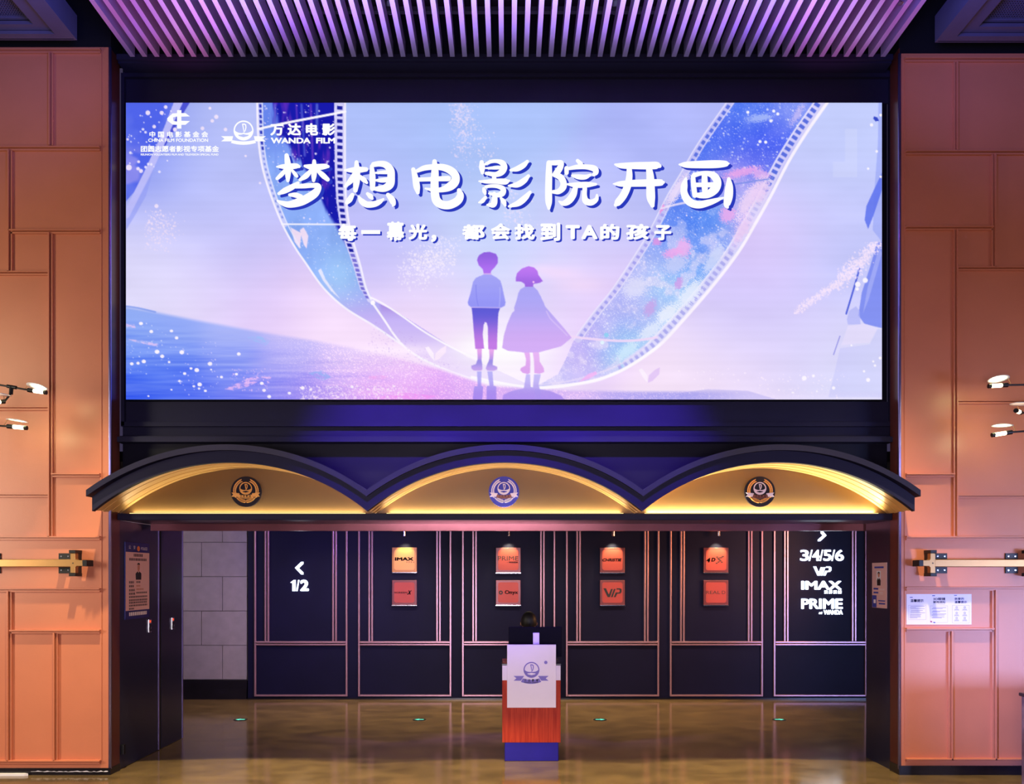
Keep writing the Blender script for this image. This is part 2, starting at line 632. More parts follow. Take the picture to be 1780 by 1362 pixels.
# beam over the screen and the frame mouldings round it
mb = MB()
mb.box(XL + .05, XR - .05, 0.06, YS, wz(111, 1.01), wz(95, 1.01))
mb.box(XL + .05, XR - .05, 0.03, 0.06, wz(108, 1.01), wz(99, 1.01))
mb.build('trim_5', 'charcoal_paint', kind='structure')
R2 = 1.03
mb = MB()
mb.box(wx(212, R2), wx(1551, R2), YS - .012, YS, wz(762, R2), wz(697, R2))
mb.box(wx(212, R2), wx(1551, R2), YS - .012, YS, wz(177, R2), wz(112, R2))
mb.build('trim_12', 'charcoal_paint', kind='structure')  # boards added to hold the lighter tone of the lit ledges
mb = MB()
x0, x1 = wx(217, R2), wx(1546, R2)
mb.box(x0, x1, YS - .05, YS, wz(135, R2), wz(128, R2))
mb.box(x0 - .03, x0, YS - .05, YS, wz(740, R2), wz(128, R2))
mb.box(x1, x1 + .03, YS - .05, YS, wz(740, R2), wz(128, R2))
mb.box(x0 - .03, x1 + .03, YS - .05, YS, wz(741, R2), wz(733, R2))
mb.build('trim_6', 'charcoal_paint', kind='structure')
mb = MB()
mb.box(wx(203, 1.02), wx(1553, 1.02), 0.13, YS, wz(768, 1.02), wz(759, 1.02))
mb.box(wx(206, 1.02), wx(1550, 1.02), 0.17, YS, wz(759, 1.023), wz(757, 1.023))
mb.build('trim_7', 'charcoal_paint', kind='structure')

# lintel of the opening, its polished head band and the right jamb
mb = MB()
mb.box(XL + .012, XR - .012, 0.122, YS, ZLB, ZLINT)
mb.build('trim_8', 'charcoal_paint', kind='structure', bevel=0.004)
mb = MB()
mb.box(XL + .012, XR - .012, YS, 1.6, ZLB, ZLINT - .03)
mb.box(XL + .012, XR - .012, 0.135, YS, ZLB - .002, ZLB)
mb.build('trim_9', 'door_steel', kind='structure')
mb = MB()
mb.box(XL + .05, XR + .2, 0.72, 0.80, wz(922, 1.1), ZLB)
mb.build('trim_10', 'rose_band', kind='structure')
mb = MB()
mb.box(XR, XR + .5, 0.185, 0.69, 0, ZLB)
mb.build('wall_jamb', 'door_steel', kind='structure')

# corridor
YB = wy(1.61)
XC = wx(431, 1.61)
mb = MB()
mb.box(XC, 8.5, YB, YB + .2, 0, 2.9)
wb = mb.build('wall_back', 'panel_navy', kind='structure')
mb = MB()
mb.box(XC - .0, 8.5, YB - .02, YB, 0, wz(1213, 1.605))
mb.build('baseboard_back', 'black_stone', kind='structure')
RB = 1.605
t = 0.024


def trim(x0, x1, z0, z1, y=None):
    mb = MB()
    yb = YB - .032 if y is None else y
    mb.box(x0, x1, yb, YB, z0, z1)
    mb.build('metal_trim', 'rose_metal', parent=wb, bevel=0.004)


for k in range(6):
    a = 441.5 + 180.8 * k
    xa, xb = wx(a, RB), wx(a + 162, RB)
    zb, zm, ztp = wz(1210, RB), wz(1118, RB), 2.85
    trim(xa, xa + t, zb, ztp)
    trim(xb - t, xb, zb, ztp)
    trim(xa + t, xb - t, zb, zb + t)
    trim(xa + t, xb - t, zm - .028, zm - .006)
    trim(xa + t, xb - t, zm + .006, zm + .032, YB - .04)
    for px in (a + 19, a + 24, a + 162 - 25, a + 162 - 20):
        trim(wx(px, RB) - .010, wx(px, RB) + .014, zm + .032, ztp)

mb = MB()
mb.mi = 1
mb.box(-8.5, XC - .02, YB + .06, YB + .2, 0, 2.9)
mb.mi = 0
bh = 59.4 / K * 1.62
bw = 84 / K * 1.62
z = wz(1180, 1.62)
row = 0
while z < 2.9:
    off = wx(389 if row % 2 == 0 else 352.6, 1.62)
    x = off - bw * 9
    while x < XC - .02:
        xe = min(x + bw - .008, XC - .025)
        if xe > -8.5 and xe - x > .02:
            mb.box(max(x, -8.5), xe, YB + .03, YB + .1, z + .004, min(z + bh - .004, 2.9))
        x += bw
    z += bh
    row += 1
mb.build('wall_corridor', ['block_grey', 'joint_grey'], kind='structure')
mb = MB()
mb.box(-8.5, XC - .02, YB - .01, YB + .1, 0, wz(1196, 1.61))
mb.box(-8.5, XC - .02, YB + .015, YB + .1, wz(1196, 1.61), wz(1183, 1.61))
mb.build('baseboard_corridor', 'black_stone', kind='structure')
mb = MB()
mb.box(-8.5, 8.5, 0.5, YB + .2, 2.9, 3.0)
mb.build('ceiling_corridor', 'black_void', kind='structure')
for nm, x in (('wall_corridor_end_left', -8.5), ('wall_corridor_end_right', 8.5)):
    mb = MB()
    mb.box(x - .1, x + .1, 0.7, YB + .2, 0, 2.9)
    mb.build(nm, 'navy_paint_shaded', kind='structure')
mb = MB()
mb.box(-8.5, XL - .14, 0.32, 0.5, 0, 2.9)
mb.build('wall_corridor_front', 'navy_paint_shaded', kind='structure')

# ------------------------------------------------------------------ folded steel doors on the left side of the opening
ZD = ZLB - .004


def door(name, y0, y1, x0, th, lock_y, lock_z):
    mb = MB()
    mb.box(x0 - th, x0, y0, y1, 0.006, ZD)
    d = mb.build(name, 'door_steel', kind='structure')
    mb = MB()
    mb.box(x0 - .03, x0 + .003, y1 - .020, y1 + .002, 0.008, ZD - .002)
    mb.build('metal_edge', 'steel_edge', parent=d)
    mb = MB()
    mb.box(x0, x0 + .008, lock_y - .03, lock_y + .03, lock_z - .065, lock_z + .065)
    lp = mb.build('lock_plate', 'chrome', parent=d, bevel=.003)
    mb = MB()
    mb.box(x0 + .008, x0 + .0095, lock_y - .018, lock_y + .022, lock_z - .055, lock_z + .02)
    mb.build('lock_face', 'black_plastic', parent=lp)
    mb = MB()
    mb.box(x0 + .008, x0 + .010, lock_y - .014, lock_y + .018, lock_z + .03, lock_z + .055)
    mb.build('lock_light', 'lock_red', parent=lp)
    mb = MB()
    mb.tube([(x0 + .006, lock_y, lock_z - .02), (x0 + .016, lock_y, lock_z - .02)], .008, 10)
    mb.build('lock_knob', 'chrome', parent=lp)
    return d


door('door_1', 0.185, 1.02, XL + .004, .045, wy(693 / 624), wz(1087, 693 / 624))
door('door_2', 1.07, 1.62, XL + .004, .045, wy(693 / 584), wz(1083, 693 / 584))
mb = MB()
mb.box(XL, XL - .1, 1.02, 1.07, 0, ZD)
mb.build('trim_11', 'black_void', kind='structure')
mb = MB()
mb.box(XL + .0045, XL + .032, 0.20, 0.245, 0.135, 0.225)
mb.build('door_stop', 'black_plastic', label='small black door stop fixed low on the left steel door', cat='door stop', bevel=.004)

# ------------------------------------------------------------------ ceiling slats
sl = thing('slat_ceiling', 'slatted ceiling of pink and violet metal fins above the big screen', 'ceiling', (0, -1.4, 6.5))
n = 62
xs = [-3.404 + 6.804 * i / (n - 1) for i in range(n)]
mb = MB()
mb.box(-.021, .021, -2.6, 0.02, 6.502, 6.64)
proto = None
for i, x in enumerate(xs):
    if proto is None:
        mb2 = MB()
        mb2.box(x - .021, x + .021, -2.6, 0.02, 6.502, 6.64)
        proto = mb2.build('slat', 'slat_metal', parent=sl)
    else:
        c = proto.copy()
        COL.objects.link(c)
        c.parent = sl
        c.location = (x - xs[0], 0, 0)
for y in (-0.35, -2.2):
    mb = MB()
    mb.box(-3.5, 3.5, y - .02, y + .02, 6.64, 6.68)
    mb.tube([(-2.5, y, 6.68), (-2.5, y, 7.05)], .006, 6)
    mb.tube([(2.5, y, 6.68), (2.5, y, 7.05)], .006, 6)
    mb.build('carrier_rail', 'black_plastic', parent=sl)

for (px, py), lab in zip(((678, 14), (1070, 10)), ('small ceiling spotlight left of centre, peeking between the slats', 'small ceiling spotlight right of centre, peeking between the slats')):
    r = .955
    x, y, zc = wx(px, r), wy(r), wz(py, r) + .0
    th = thing('ceiling_spotlight', lab, 'spotlight', (x, y, 6.7), 'ceiling spotlights')
    mb = MB()
    mb.lathe((x, y, 6.66), [(.03, 0), (.036, .004), (.036, .08), (.028, .085)], 20)
    mb.build('housing', 'chrome', parent=th, smooth=False)
    mb = MB()
    mb.tube([(x, y, 6.74), (x, y, 7.05)], .008, 8)
    mb.build('stem', 'black_plastic', parent=th)
r = .905
x, y = wx(1571, r), wy(.912)
mb = MB()
mb.tube([(x + .004, y, 6.64), (x, y, 6.53)], .004, 8)
mb.lathe((x, y, 6.515), [(.006, .02), (.010, .012), (.024, .006), (.024, 0)], 16)
mb.build('sprinkler', 'chrome', label='small silver sprinkler head hanging from the right end of the slats', cat='sprinkler')

# ------------------------------------------------------------------ air vents in the upper corners


def vent(sgn, corner, top, inner, grille, lab):
    r = .97
    y1 = wy(r)
    y0 = -2.4
    xa = wx(corner[0], r)
    z0 = wz(corner[1], r)
    z1 = wz(top, r)
    far = xa + sgn * 1.6
    th = thing('air_vent', lab, 'air vent', ((xa + far) / 2, (y0 + y1) / 2, z0), 'air vents in the ceiling corners')
    mb = MB()
    w1 = 0.15
    x_in = xa + sgn * w1
    # four walls of the hollow case and its top
    mb.box(xa, xa + sgn * .02, y0, y1, z0, z1)
    mb.box(far, far - sgn * .02, y0, y1, z0, z1)
    mb.box(xa + sgn * .02, far - sgn * .02, y1 - .02, y1, z0, z1)
    mb.box(xa + sgn * .02, far - sgn * .02, y0, y0 + .02, z0, z1)
    mb.box(xa + sgn * .02, far - sgn * .02, y0 + .02, y1 - .02, z1 - .02, z1)
    mb.build('case', 'duct_metal', parent=th)
    for k, (ins, dz) in enumerate(((0.02, 0.0), (0.16, 0.03), (.28, .07))):
        mb = MB()
        a, b = xa + sgn * ins, far - sgn * ins
        c0, c1 = y0 + ins, y1 - ins * .55
        wd = .05 if k == 2 else .13
        zz = z0 + dz
        mb.box(a, a + sgn * wd, c0 + wd * .55, c1 - wd * .55, zz, zz + .03)
        mb.box(b, b - sgn * wd, c0 + wd * .55, c1 - wd * .55, zz, zz + .03)
        mb.box(a, b, c1 - wd * .55, c1, zz, zz + .03)
        mb.box(a, b, c0, c0 + wd * .55, zz, zz + .03)
        mb.build('inner_frame', 'duct_metal', parent=th)
    mb = MB()
    a, b = sorted((xa + sgn * .32, far - sgn * .32))
    c0, c1 = y0 + .3, y1 - .17
    zz = z0 + .085
    q = .022
    m = int((b - a) / q)
    for i in range(m + 1):
        mb.box(a + i * q - .003, a + i * q + .003, c0, c1, zz, zz + .006)
    m = int((c1 - c0) / q)
    for i in range(m + 1):
        mb.box(a, b, c0 + i * q - .003, c0 + i * q + .003, zz, zz + .006)
    mb.build('grille', 'duct_metal', parent=th)
    mb = MB()
    mb.tube([((xa + far) / 2, -1.2, z1), ((xa + far) / 2, -1.2, 7.05)], .01, 8)
    mb.build('hanger', 'black_plastic', parent=th)


vent(-1, (134, 70), 27, None, None, 'grey boxed air vent in the corner above the left orange wall')
vent(1, (1625, 74), 28, None, None, 'grey boxed air vent in the corner above the right orange wall')

# ------------------------------------------------------------------ the arched canopy
YF = wy(.96)
RF = .96
CUSP = [wx(160, RF), wx(638, RF), wx(1117, RF), wx(1590, RF)]
YP = 0.205          # gold back panels


def arc(x0, x1, zb, rise, n=48):
    c = (x1 - x0) / 2
    R = (c * c + rise * rise) / (2 * rise)
    cx, cz = (x0 + x1) / 2, zb + rise - R
    a = math.asin(c / R)
    return [(cx + R * math.sin(-a + 2 * a * i / n), cz + R * math.cos(-a + 2 * a * i / n)) for i in range(n + 1)]


can = thing('entrance_canopy', 'dark canopy of three arches with glowing gold undersides over the entrance', 'canopy', (0, 0, ZLINT))
zb_in, zt_in = wz(888, RF), wz(803, RF)
zb_mid, zt_mid = wz(863, RF), wz(783, RF)
zb_out, zt_out = wz(852, RF), wz(773, RF)


def arc_solid(mb, lo, hi, y0, y1):
    n = len(lo)
    vs = [(x, y0, z) for x, z in lo] + [(x, y0, z) for x, z in hi] + [(x, y1, z) for x, z in lo] + [(x, y1, z) for x, z in hi]
    fs = []
    for i in range(n - 1):
        fs += [(i, i + 1, n + i + 1, n + i), (2 * n + i + 1, 2 * n + i, 3 * n + i, 3 * n + i + 1),
               (n + i, n + i + 1, 3 * n + i + 1, 3 * n + i), (i + 1, i, 2 * n + i, 2 * n + i + 1)]
    fs += [(0, n, 3 * n, 2 * n), (n - 1, 2 * n + n - 1, 3 * n + n - 1, n + n - 1)]
    mb.add(vs, fs)


for k in range(3):
    a, b = CUSP[k], CUSP[k + 1]
    oa = a - (.035 if k == 0 else 0)
    ob = b + (.035 if k == 2 else 0)
    mb = MB()
    arc_solid(mb, arc(a, b, zb_in, zt_in - zb_in), arc(a, b, zb_mid, zt_mid - zb_mid), YF, YF + .05)
    mb.build('fascia', 'charcoal_paint', parent=can)
    mb = MB()
    arc_solid(mb, arc(oa, ob, zb_mid, zt_mid - zb_mid), arc(oa, ob, zb_out, zt_out - zb_out), YF - .035, YP)
    mb.build('crown_band', 'charcoal_paint', parent=can)
    # underside in narrow boards that follow the arch
    mb = MB()
    lo = arc(a, b, zb_in + .012, zt_in - zb_in)
    hi = [(x, z + .02) for x, z in lo]
    ys = np.linspace(YF + .05, YP, 8)
    for i in range(7):
        dz = .004 if i % 2 else 0
        arc_solid(mb, [(x, z + dz) for x, z in lo], hi, ys[i] + .002, ys[i + 1] - .002)
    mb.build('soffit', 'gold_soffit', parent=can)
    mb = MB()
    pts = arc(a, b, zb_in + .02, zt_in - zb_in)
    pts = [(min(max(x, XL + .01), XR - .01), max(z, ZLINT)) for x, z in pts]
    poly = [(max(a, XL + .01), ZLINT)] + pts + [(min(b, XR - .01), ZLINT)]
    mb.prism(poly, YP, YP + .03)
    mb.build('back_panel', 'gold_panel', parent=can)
    mb = MB()
    mb.box(max(a, XL) + .1, b - .1, YP - .03, YP - .012, ZLINT + .001, ZLINT + .008)
    mb.build('light_strip', 'cove_warm', parent=can)
    w = (b - a) - .25
    area('cove_light', ((a + b) / 2, YP - .02, ZLINT + .012), ((a + b) / 2, YP + .012, ZLINT + .3), w, (5.0, 9.0, 24.0)[k], (1.0, 0.92, 0.58), .02, 170)

# round emblems on the gold panels
for (px, py), (dm, rm, wm, bm), lab in zip(
        ((427, 854), (876, 854), (1321.5, 854)),
        (('disc_black', 'emblem_gold', 'emblem_gold', 'emblem_gold'), ('disc_blue_lit', 'emblem_silver', 'emblem_silver', 'emblem_bronze'), ('disc_black', 'emblem_silver', 'emblem_gold', 'emblem_bronze')),  # middle one: reflected light put into its blue disc and pale metal
        ('round black emblem with golden wreath and ring, in the left arch', 'round emblem with painted blue light and silver white wreath, in the middle arch', 'round black emblem with pale silvery ring and golden wreath, in the right arch')):
    r = 1.024
    cx, cz, R = wx(px, r), wz(py, r), 26.6 / K * r
    th = thing('round_emblem', lab, 'emblem', (cx, YP, cz - R), 'round emblems under the arches')
    mb = MB()
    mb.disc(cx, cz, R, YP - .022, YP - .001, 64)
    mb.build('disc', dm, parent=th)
    u = R / 400.0           # source crop units: disc radius 400 about (716, 675)
    f = lambda X, Y: (cx + (X - 716) * u, cz - (Y - 675) * u)
    y0, y1 = YP - .030, YP - .021
    mb = MB()
    lx, lz = f(712, 590)
    logo(mb, lx, lz, 165 * u, y0, y1)
    mb.build('sail_mark', rm, parent=th)
    mb = MB()
    for s in (-1, 1):
        for i in range(11):
            aa = math.radians(64 - i * 9.5)
            for rr, tilt in ((272, .5), (318, -.35)):
                X = 716 + s * rr * math.cos(aa)
                Y = 655 - rr * math.sin(aa) * 0.98
                ta = aa + math.pi / 2 + tilt
                dx, dy = math.cos(ta) * s, -math.sin(ta)
                nx, ny = -dy, dx
                L, W = 42, 15
                mb.prism([f(X - dx * L, Y - dy * L), f(X + nx * W, Y + ny * W), f(X + dx * L, Y + dy * L), f(X - nx * W, Y - ny * W)], y0, y1)
        for i in range(6):
            aa = math.radians(-42 - i * 8.0)
            for rr, tilt in ((235, .5), (285, -.3)):
                X = 716 + s * rr * math.cos(aa)
                Y = 668 - rr * math.sin(aa)
                ta = aa + math.pi / 2 + tilt
                dx, dy = math.cos(ta) * s, -math.sin(ta)
                nx, ny = -dy, dx
                L, W = 48, 20
                mb.prism([f(X - dx * L, Y - dy * L), f(X + nx * W, Y + ny * W), f(X + dx * L, Y + dy * L), f(X - nx * W, Y - ny * W)], y0, y1)
    mb.build('wreath', wm, parent=th)
    y0, y1 = YP - .034, YP - .022
    for s in (-1, 1):
        mb = MB()
        g = lambda X, Y: f(716 + s * (X - 716), Y)
        mb.prism([g(880, 720), g(1085, 700), g(1040, 750), g(1085, 805), g(905, 805)], y0, y1)
        mb.build('ribbon_tail', rm if rm == 'emblem_silver' else bm, parent=th)
    mb = MB()
    top = [f(716 + q, 745 + 25 * (1 - (q / 205) ** 2)) for q in np.linspace(-180, 180, 13)]
    bot = [f(716 + q, 830 + 28 * (1 - (q / 205) ** 2)) for q in np.linspace(205, -205, 13)]
    mb.prism(top + bot, y0 - .004, y1)
    rb = mb.build('ribbon', bm, parent=th)
    mb = MB()
    for i, ch in enumerate('万达影城'):
        xx = 600 + i * 78
        p0, p1 = f(xx - 24, 818), f(xx + 24, 768)
        mb.text(ch, (p0[0], p0[1], p1[0], p1[1]), y0 - .0055, .02)
    p0, p1 = f(570, 846), f(862, 826)
    mb.text('WANDA CINEMA', (p0[0], p0[1], p1[0], p1[1]), y0 - .0055, .02)
    mb.build('lettering', 'ink_black', parent=rb)

# ------------------------------------------------------------------ the big LED screen
RS = 1.027
YSC = wy(RS)
scr = thing('led_screen', 'huge lit LED screen showing two children and film strips under a pastel sky', 'screen', (0, YSC, wz(694, RS)))
mb = MB()
mb.box(wx(218, RS), wx(1534, RS), YSC + .004, YS - .001, wz(695, RS), wz(178, RS))
mb.build('cabinet', 'black_plastic', parent=scr)

GX0, GX1, GY0, GY1, GS = 219.0, 1533.0, 178.5, 694.0, 1.25
nx = int((GX1 - GX0) / GS) + 1
ny = int((GY1 - GY0) / GS) + 1
gx = np.linspace(GX0, GX1, nx)
gy = np.linspace(GY0, GY1, ny)
PX, PY = np.meshgrid(gx, gy)


def vnoise(sx, sy, seed, octv=3):
    g = np.random.default_rng(seed)
    out = np.zeros_like(PX)
    amp, tot = 1.0, 0.0
    for o in range(octv):
        ux, uy = PX / sx * 2 ** o, PY / sy * 2 ** o
        ux = ux - ux.min(); uy = uy - uy.min()
        T = g.random((int(uy.max()) + 3, int(ux.max()) + 3))
        ix, iy = ux.astype(int), uy.astype(int)
        fx, fy = ux - ix, uy - iy
        fx, fy = fx * fx * (3 - 2 * fx), fy * fy * (3 - 2 * fy)
        out += amp * ((T[iy, ix] * (1 - fx) + T[iy, ix + 1] * fx) * (1 - fy) + (T[iy + 1, ix] * (1 - fx) + T[iy + 1, ix + 1] * fx) * fy)
        tot += amp
        amp *= .55
    return out / tot


def sstep(a, b, x):
    t = np.clip((x - a) / (b - a), 0, 1)
    return t * t * (3 - 2 * t)


def field(pts, sig):
    w0 = np.zeros_like(PX) + 1e-9
    c = np.zeros(PX.shape + (3,))
    for x, y, r_, g_, b_ in pts:
        w = np.exp(-((PX - x) ** 2 + (PY - y) ** 2) / (2 * sig * sig)) + 1e-7 / ((PX - x) ** 2 + (PY - y) ** 2 + 100) * 1e4
        w0 += w
        c += w[..., None] * np.array([r_, g_, b_])
    return c / w0[..., None]


def mix(mask, col):
    global IMG
    col = np.array(col, dtype=float)
    IMG = IMG * (1 - mask[..., None]) + col * mask[..., None]


def poly_mask(pts):
    out = np.zeros(PX.shape)
    P = np.array(pts, dtype=float)
    i0, i1 = np.searchsorted(gx, [P[:, 0].min() - 2, P[:, 0].max() + 2])
    j0, j1 = np.searchsorted(gy, [P[:, 1].min() - 2, P[:, 1].max() + 2])
    if i1 <= i0 or j1 <= j0:
        return out
    n_ = len(P)
    for ox_, oy_ in ((-.4, -.15), (.15, -.4), (.4, .15), (-.15, .4), (-.65, .5), (.65, -.5)):
        sx, sy = PX[j0:j1, i0:i1] + ox_, PY[j0:j1, i0:i1] + oy_
        m = np.zeros(sx.shape, dtype=bool)
        for i in range(n_):
            x1_, y1_ = P[i]
            x2_, y2_ = P[(i + 1) % n_]
            if y1_ == y2_:
                continue
            m ^= ((y1_ > sy) != (y2_ > sy)) & (sx < (x2_ - x1_) * (sy - y1_) / (y2_ - y1_) + x1_)
        out[j0:j1, i0:i1] += m / 6.0
    return out


def line(pts, w, col, alpha=1.0, soft=.8):
    P = catmull([tuple(p) for p in pts], 8) if len(pts) > 2 else np.array(pts, dtype=float)
    dmin = np.full(PX.shape, 1e9)
    for i in range(len(P) - 1):
        a, b = P[i], P[i + 1]
        x0_, x1_ = min(a[0], b[0]) - w - 4, max(a[0], b[0]) + w + 4
        y0_, y1_ = min(a[1], b[1]) - w - 4, max(a[1], b[1]) + w + 4
        i0, i1 = np.searchsorted(gx, [x0_, x1_])
        j0, j1 = np.searchsorted(gy, [y0_, y1_])
        if i1 <= i0 or j1 <= j0:
            continue
        sx, sy = PX[j0:j1, i0:i1], PY[j0:j1, i0:i1]
        d = b - a
        t_ = np.clip(((sx - a[0]) * d[0] + (sy - a[1]) * d[1]) / (d @ d + 1e-9), 0, 1)
        dd = np.hypot(sx - a[0] - t_ * d[0], sy - a[1] - t_ * d[1])
        dmin[j0:j1, i0:i1] = np.minimum(dmin[j0:j1, i0:i1], dd)
    mix(alpha * (1 - sstep(w / 2 - soft, w / 2 + soft, dmin)), col)


def dot(x, y, r_, col, alpha=1.0, sq=1.0):
    i0, i1 = np.searchsorted(gx, [x - r_ - 3, x + r_ + 3])
    j0, j1 = np.searchsorted(gy, [y - r_ - 3, y + r_ + 3])
    if i1 <= i0 or j1 <= j0:
        return
    d = np.hypot(PX[j0:j1, i0:i1] - x, (PY[j0:j1, i0:i1] - y) / sq)
    m = (alpha * (1 - sstep(r_ - .6, r_ + .7, d)))[..., None]
    IMG[j0:j1, i0:i1] = IMG[j0:j1, i0:i1] * (1 - m) + np.array(col, dtype=float) * m


BASE = [(235, 200, 92, 112, 236), (250, 300, 140, 155, 244), (330, 210, 178, 188, 246), (400, 210, 182, 192, 246), (350, 350, 192, 197, 250), (245, 420, 218, 214, 252),
        (250, 500, 226, 222, 252), (400, 300, 184, 190, 248), (400, 430, 202, 196, 250), (450, 550, 228, 204, 250), (340, 530, 232, 220, 252), (570, 590, 250, 226, 252),
        (700, 230, 174, 192, 250), (800, 250, 168, 194, 250), (900, 200, 174, 196, 252), (700, 350, 180, 190, 250), (660, 420, 200, 192, 250), (800, 400, 196, 212, 252),
        (900, 380, 190, 206, 252), (780, 500, 226, 208, 252), (860, 450, 206, 220, 252), (760, 560, 252, 226, 252), (870, 590, 255, 248, 255), (980, 540, 238, 214, 252),
        (960, 470, 220, 212, 252), (1080, 350, 190, 194, 250), (1120, 240, 172, 182, 250), (1200, 200, 180, 186, 250), (1450, 220, 196, 206, 253), (1400, 300, 198, 204, 253),
        (1340, 400, 224, 204, 252), (1450, 430, 198, 202, 253), (1300, 480, 216, 200, 252), (1280, 560, 208, 202, 252), (1400, 600, 214, 206, 252), (1220, 640, 252, 232, 252),
        (1450, 650, 224, 224, 253), (1320, 660, 240, 224, 252), (1520, 680, 228, 228, 253), (1000, 420, 206, 206, 252), (1040, 500, 232, 206, 252)]
IMG = field(BASE, 62.0)
IMG += ((vnoise(120, 50, 3, 3) - .5) * 14)[..., None]
# pale cloud patches
for x, y, a_, b_, q in ((975, 475, 40, 12, .5), (1010, 495, 45, 16, .5), (940, 468, 30, 10, .4)):
    mix(q * np.exp(-((PX - x) / a_) ** 2 - ((PY - y) / b_) ** 2), (252, 222, 250))


def sparkle(region, count, rmin, rmax, col, seed, alpha=.9):
    g = np.random.default_rng(seed)
    x0_, y0_, x1_, y1_ = region[:4]
    test = region[4] if len(region) > 4 else None
    k = 0
    tries = 0
    while k < count and tries < count * 30:
        tries += 1
        x, y = g.uniform(x0_, x1_), g.uniform(y0_, y1_)
        if test and g.random() > test(x, y):
            continue
        dot(x, y, rmin + (rmax - rmin) * g.random() ** 3, col, alpha * g.uniform(.5, 1))
        k += 1


# powder trails in the sky
sparkle((780, 180, 830, 290, lambda x, y: math.exp(-((x - 802) / 14) ** 2) * (1 - (y - 180) / 120)), 420, .7, 1.7, (226, 216, 250), 21, .7)
sparkle((790, 180, 960, 400, lambda x, y: math.exp(-((x - (790 + (y - 180) * .55)) / 22) ** 2)), 520, .6, 1.9, (240, 226, 250), 22, .7)
sparkle((690, 410, 800, 520, lambda x, y: math.exp(-((y - (455 - (x - 745) * .35)) / 24) ** 2 - ((x - 745) / 40) ** 2)), 900, .6, 1.9, (248, 238, 254), 23, .7)
sparkle((250, 365, 340, 440, lambda x, y: math.exp(-((x - 275) / 22) ** 2 - ((y - 395) / 30) ** 2)), 240, .7, 2.0, (240, 222, 246), 24, .8)

# dark blue cloud at the upper left with its pale band
n1 = vnoise(40, 40, 5, 3)
m = poly_mask([(219, 178), (318, 178), (300, 215), (270, 275), (245, 320), (219, 350)])
mix(m * (.75 + .25 * sstep(.35, .6, n1)), (80, 100, 234))
mix(m * sstep(.5, .62, vnoise(60, 40, 6, 3)) * .8 * sstep(235, 285, PY), (150, 146, 240))
mix(poly_mask([(302, 178), (318, 178), (290, 240), (262, 305), (224, 378), (219, 380), (219, 362), (250, 300), (280, 235)]), (188, 188, 250))
mix(poly_mask([(318, 178), (330, 178), (312, 208), (296, 240), (282, 262), (290, 240)]) * .85, (62, 66, 206))
mix(poly_mask([(268, 290), (254, 340), (236, 372), (219, 400), (219, 380), (224, 378)]) * .6, (146, 156, 244))
for _ in range(44):
    dot(random.uniform(222, 300), random.uniform(184, 300), random.choice([.8, 1, 1.3, 2.2]), (238, 232, 255), .9)
for x, y, q in ((257, 196, 4), (281, 196, 3.4), (268, 220, 3), (288, 186, 3), (224, 291, 5), (240, 293, 3), (245, 297, 3.4), (241, 281, 2.4), (222, 242, 2), (272, 358, 3.4), (304, 225, 3.4),
                (376, 203, 3.6), (369, 210, 3), (352, 223, 3.2), (365, 188, 2.4), (392, 225, 3), (427, 271, 2), (452, 318, 2)):
    dot(x, y, q, (240, 226, 250), .95)

# left film strip -----------------------------------------------------------
LE = np.array([(178, 447), (240, 449), (290, 456), (340, 471), (390, 491), (430, 513), (455, 530), (500, 562), (535, 600), (566, 650), (600, 700), (640, 762), (664, 838), (676, 930)], dtype=float)
RE = np.array([(178, 600), (300, 600), (350, 602), (390, 607), (420, 614), (460, 626), (500, 636), (520, 645), (548, 700), (590, 766), (620, 812), (650, 880), (676, 935)], dtype=float)
xl = np.interp(PY, LE[:, 0], LE[:, 1])
xr = np.interp(PY, RE[:, 0], RE[:, 1])
inside = ((PX > xl) & (PX < xr)).astype(float)
u = (PX - xl) / np.maximum(xr - xl, 1)
ns = vnoise(14, 70, 8, 4)
ns2 = vnoise(40, 60, 9, 4)
c0 = np.array([24, 26, 172]); c1 = np.array([104, 134, 236]); c2 = np.array([150, 186, 248]); c3 = np.array([176, 160, 246])
dcurve = np.interp(PY, [178, 230, 260, 300, 340, 370, 400, 430, 458, 470], [476, 486, 508, 530, 552, 568, 586, 604, 622, 660])
dark = sstep(-5, 7, PX - dcurve + (ns - .5) * 36 * (1 - sstep(330, 400, PY)))
dark2 = sstep(.72, .86, u - sstep(300, 460, PY) * .35 + (ns - .5) * .2)
col = c1[None, None] * (1 - sstep(250, 400, PY)[..., None]) + c2[None, None] * sstep(250, 400, PY)[..., None]
col = col * (1 - dark[..., None]) + c0 * dark[..., None]
light = (1 - dark) * sstep(215, 300, PY)
col = col * (1 - light[..., None] * .9) + (np.array([138, 172, 246]) + (ns2 - .5)[..., None] * 44) * (light * .9)[..., None]
pl = dark * sstep(395, 440, PY)
col = col * (1 - .7 * pl[..., None]) + np.array([120, 40, 170]) * (.7 * pl[..., None])
mg = sstep(.55, .72, ns) * dark
col = col * (1 - .5 * mg[..., None]) + np.array([150, 60, 200]) * (.5 * mg[..., None])
lower = sstep(470, 560, PY)
col = col * (1 - lower[..., None]) + np.array([196, 178, 246]) * lower[..., None]
cyan = np.exp(-((PX - 590) / 40) ** 2 - ((PY - 480) / 50) ** 2)
col = col * (1 - .6 * cyan[..., None]) + np.array([172, 214, 250]) * (.6 * cyan[..., None])
fade = 1 - .75 * sstep(540, 640, PY)
msk = inside * fade
IMG = IMG * (1 - msk[..., None]) + col * msk[..., None]
film_test = lambda x, y: 1.0 if np.interp(y, LE[:, 0], LE[:, 1]) + 6 < x < np.interp(y, RE[:, 0], RE[:, 1]) - 14 else 0
sparkle((450, 182, 600, 390, film_test), 210, .5, 1.9, (235, 225, 255), 31)
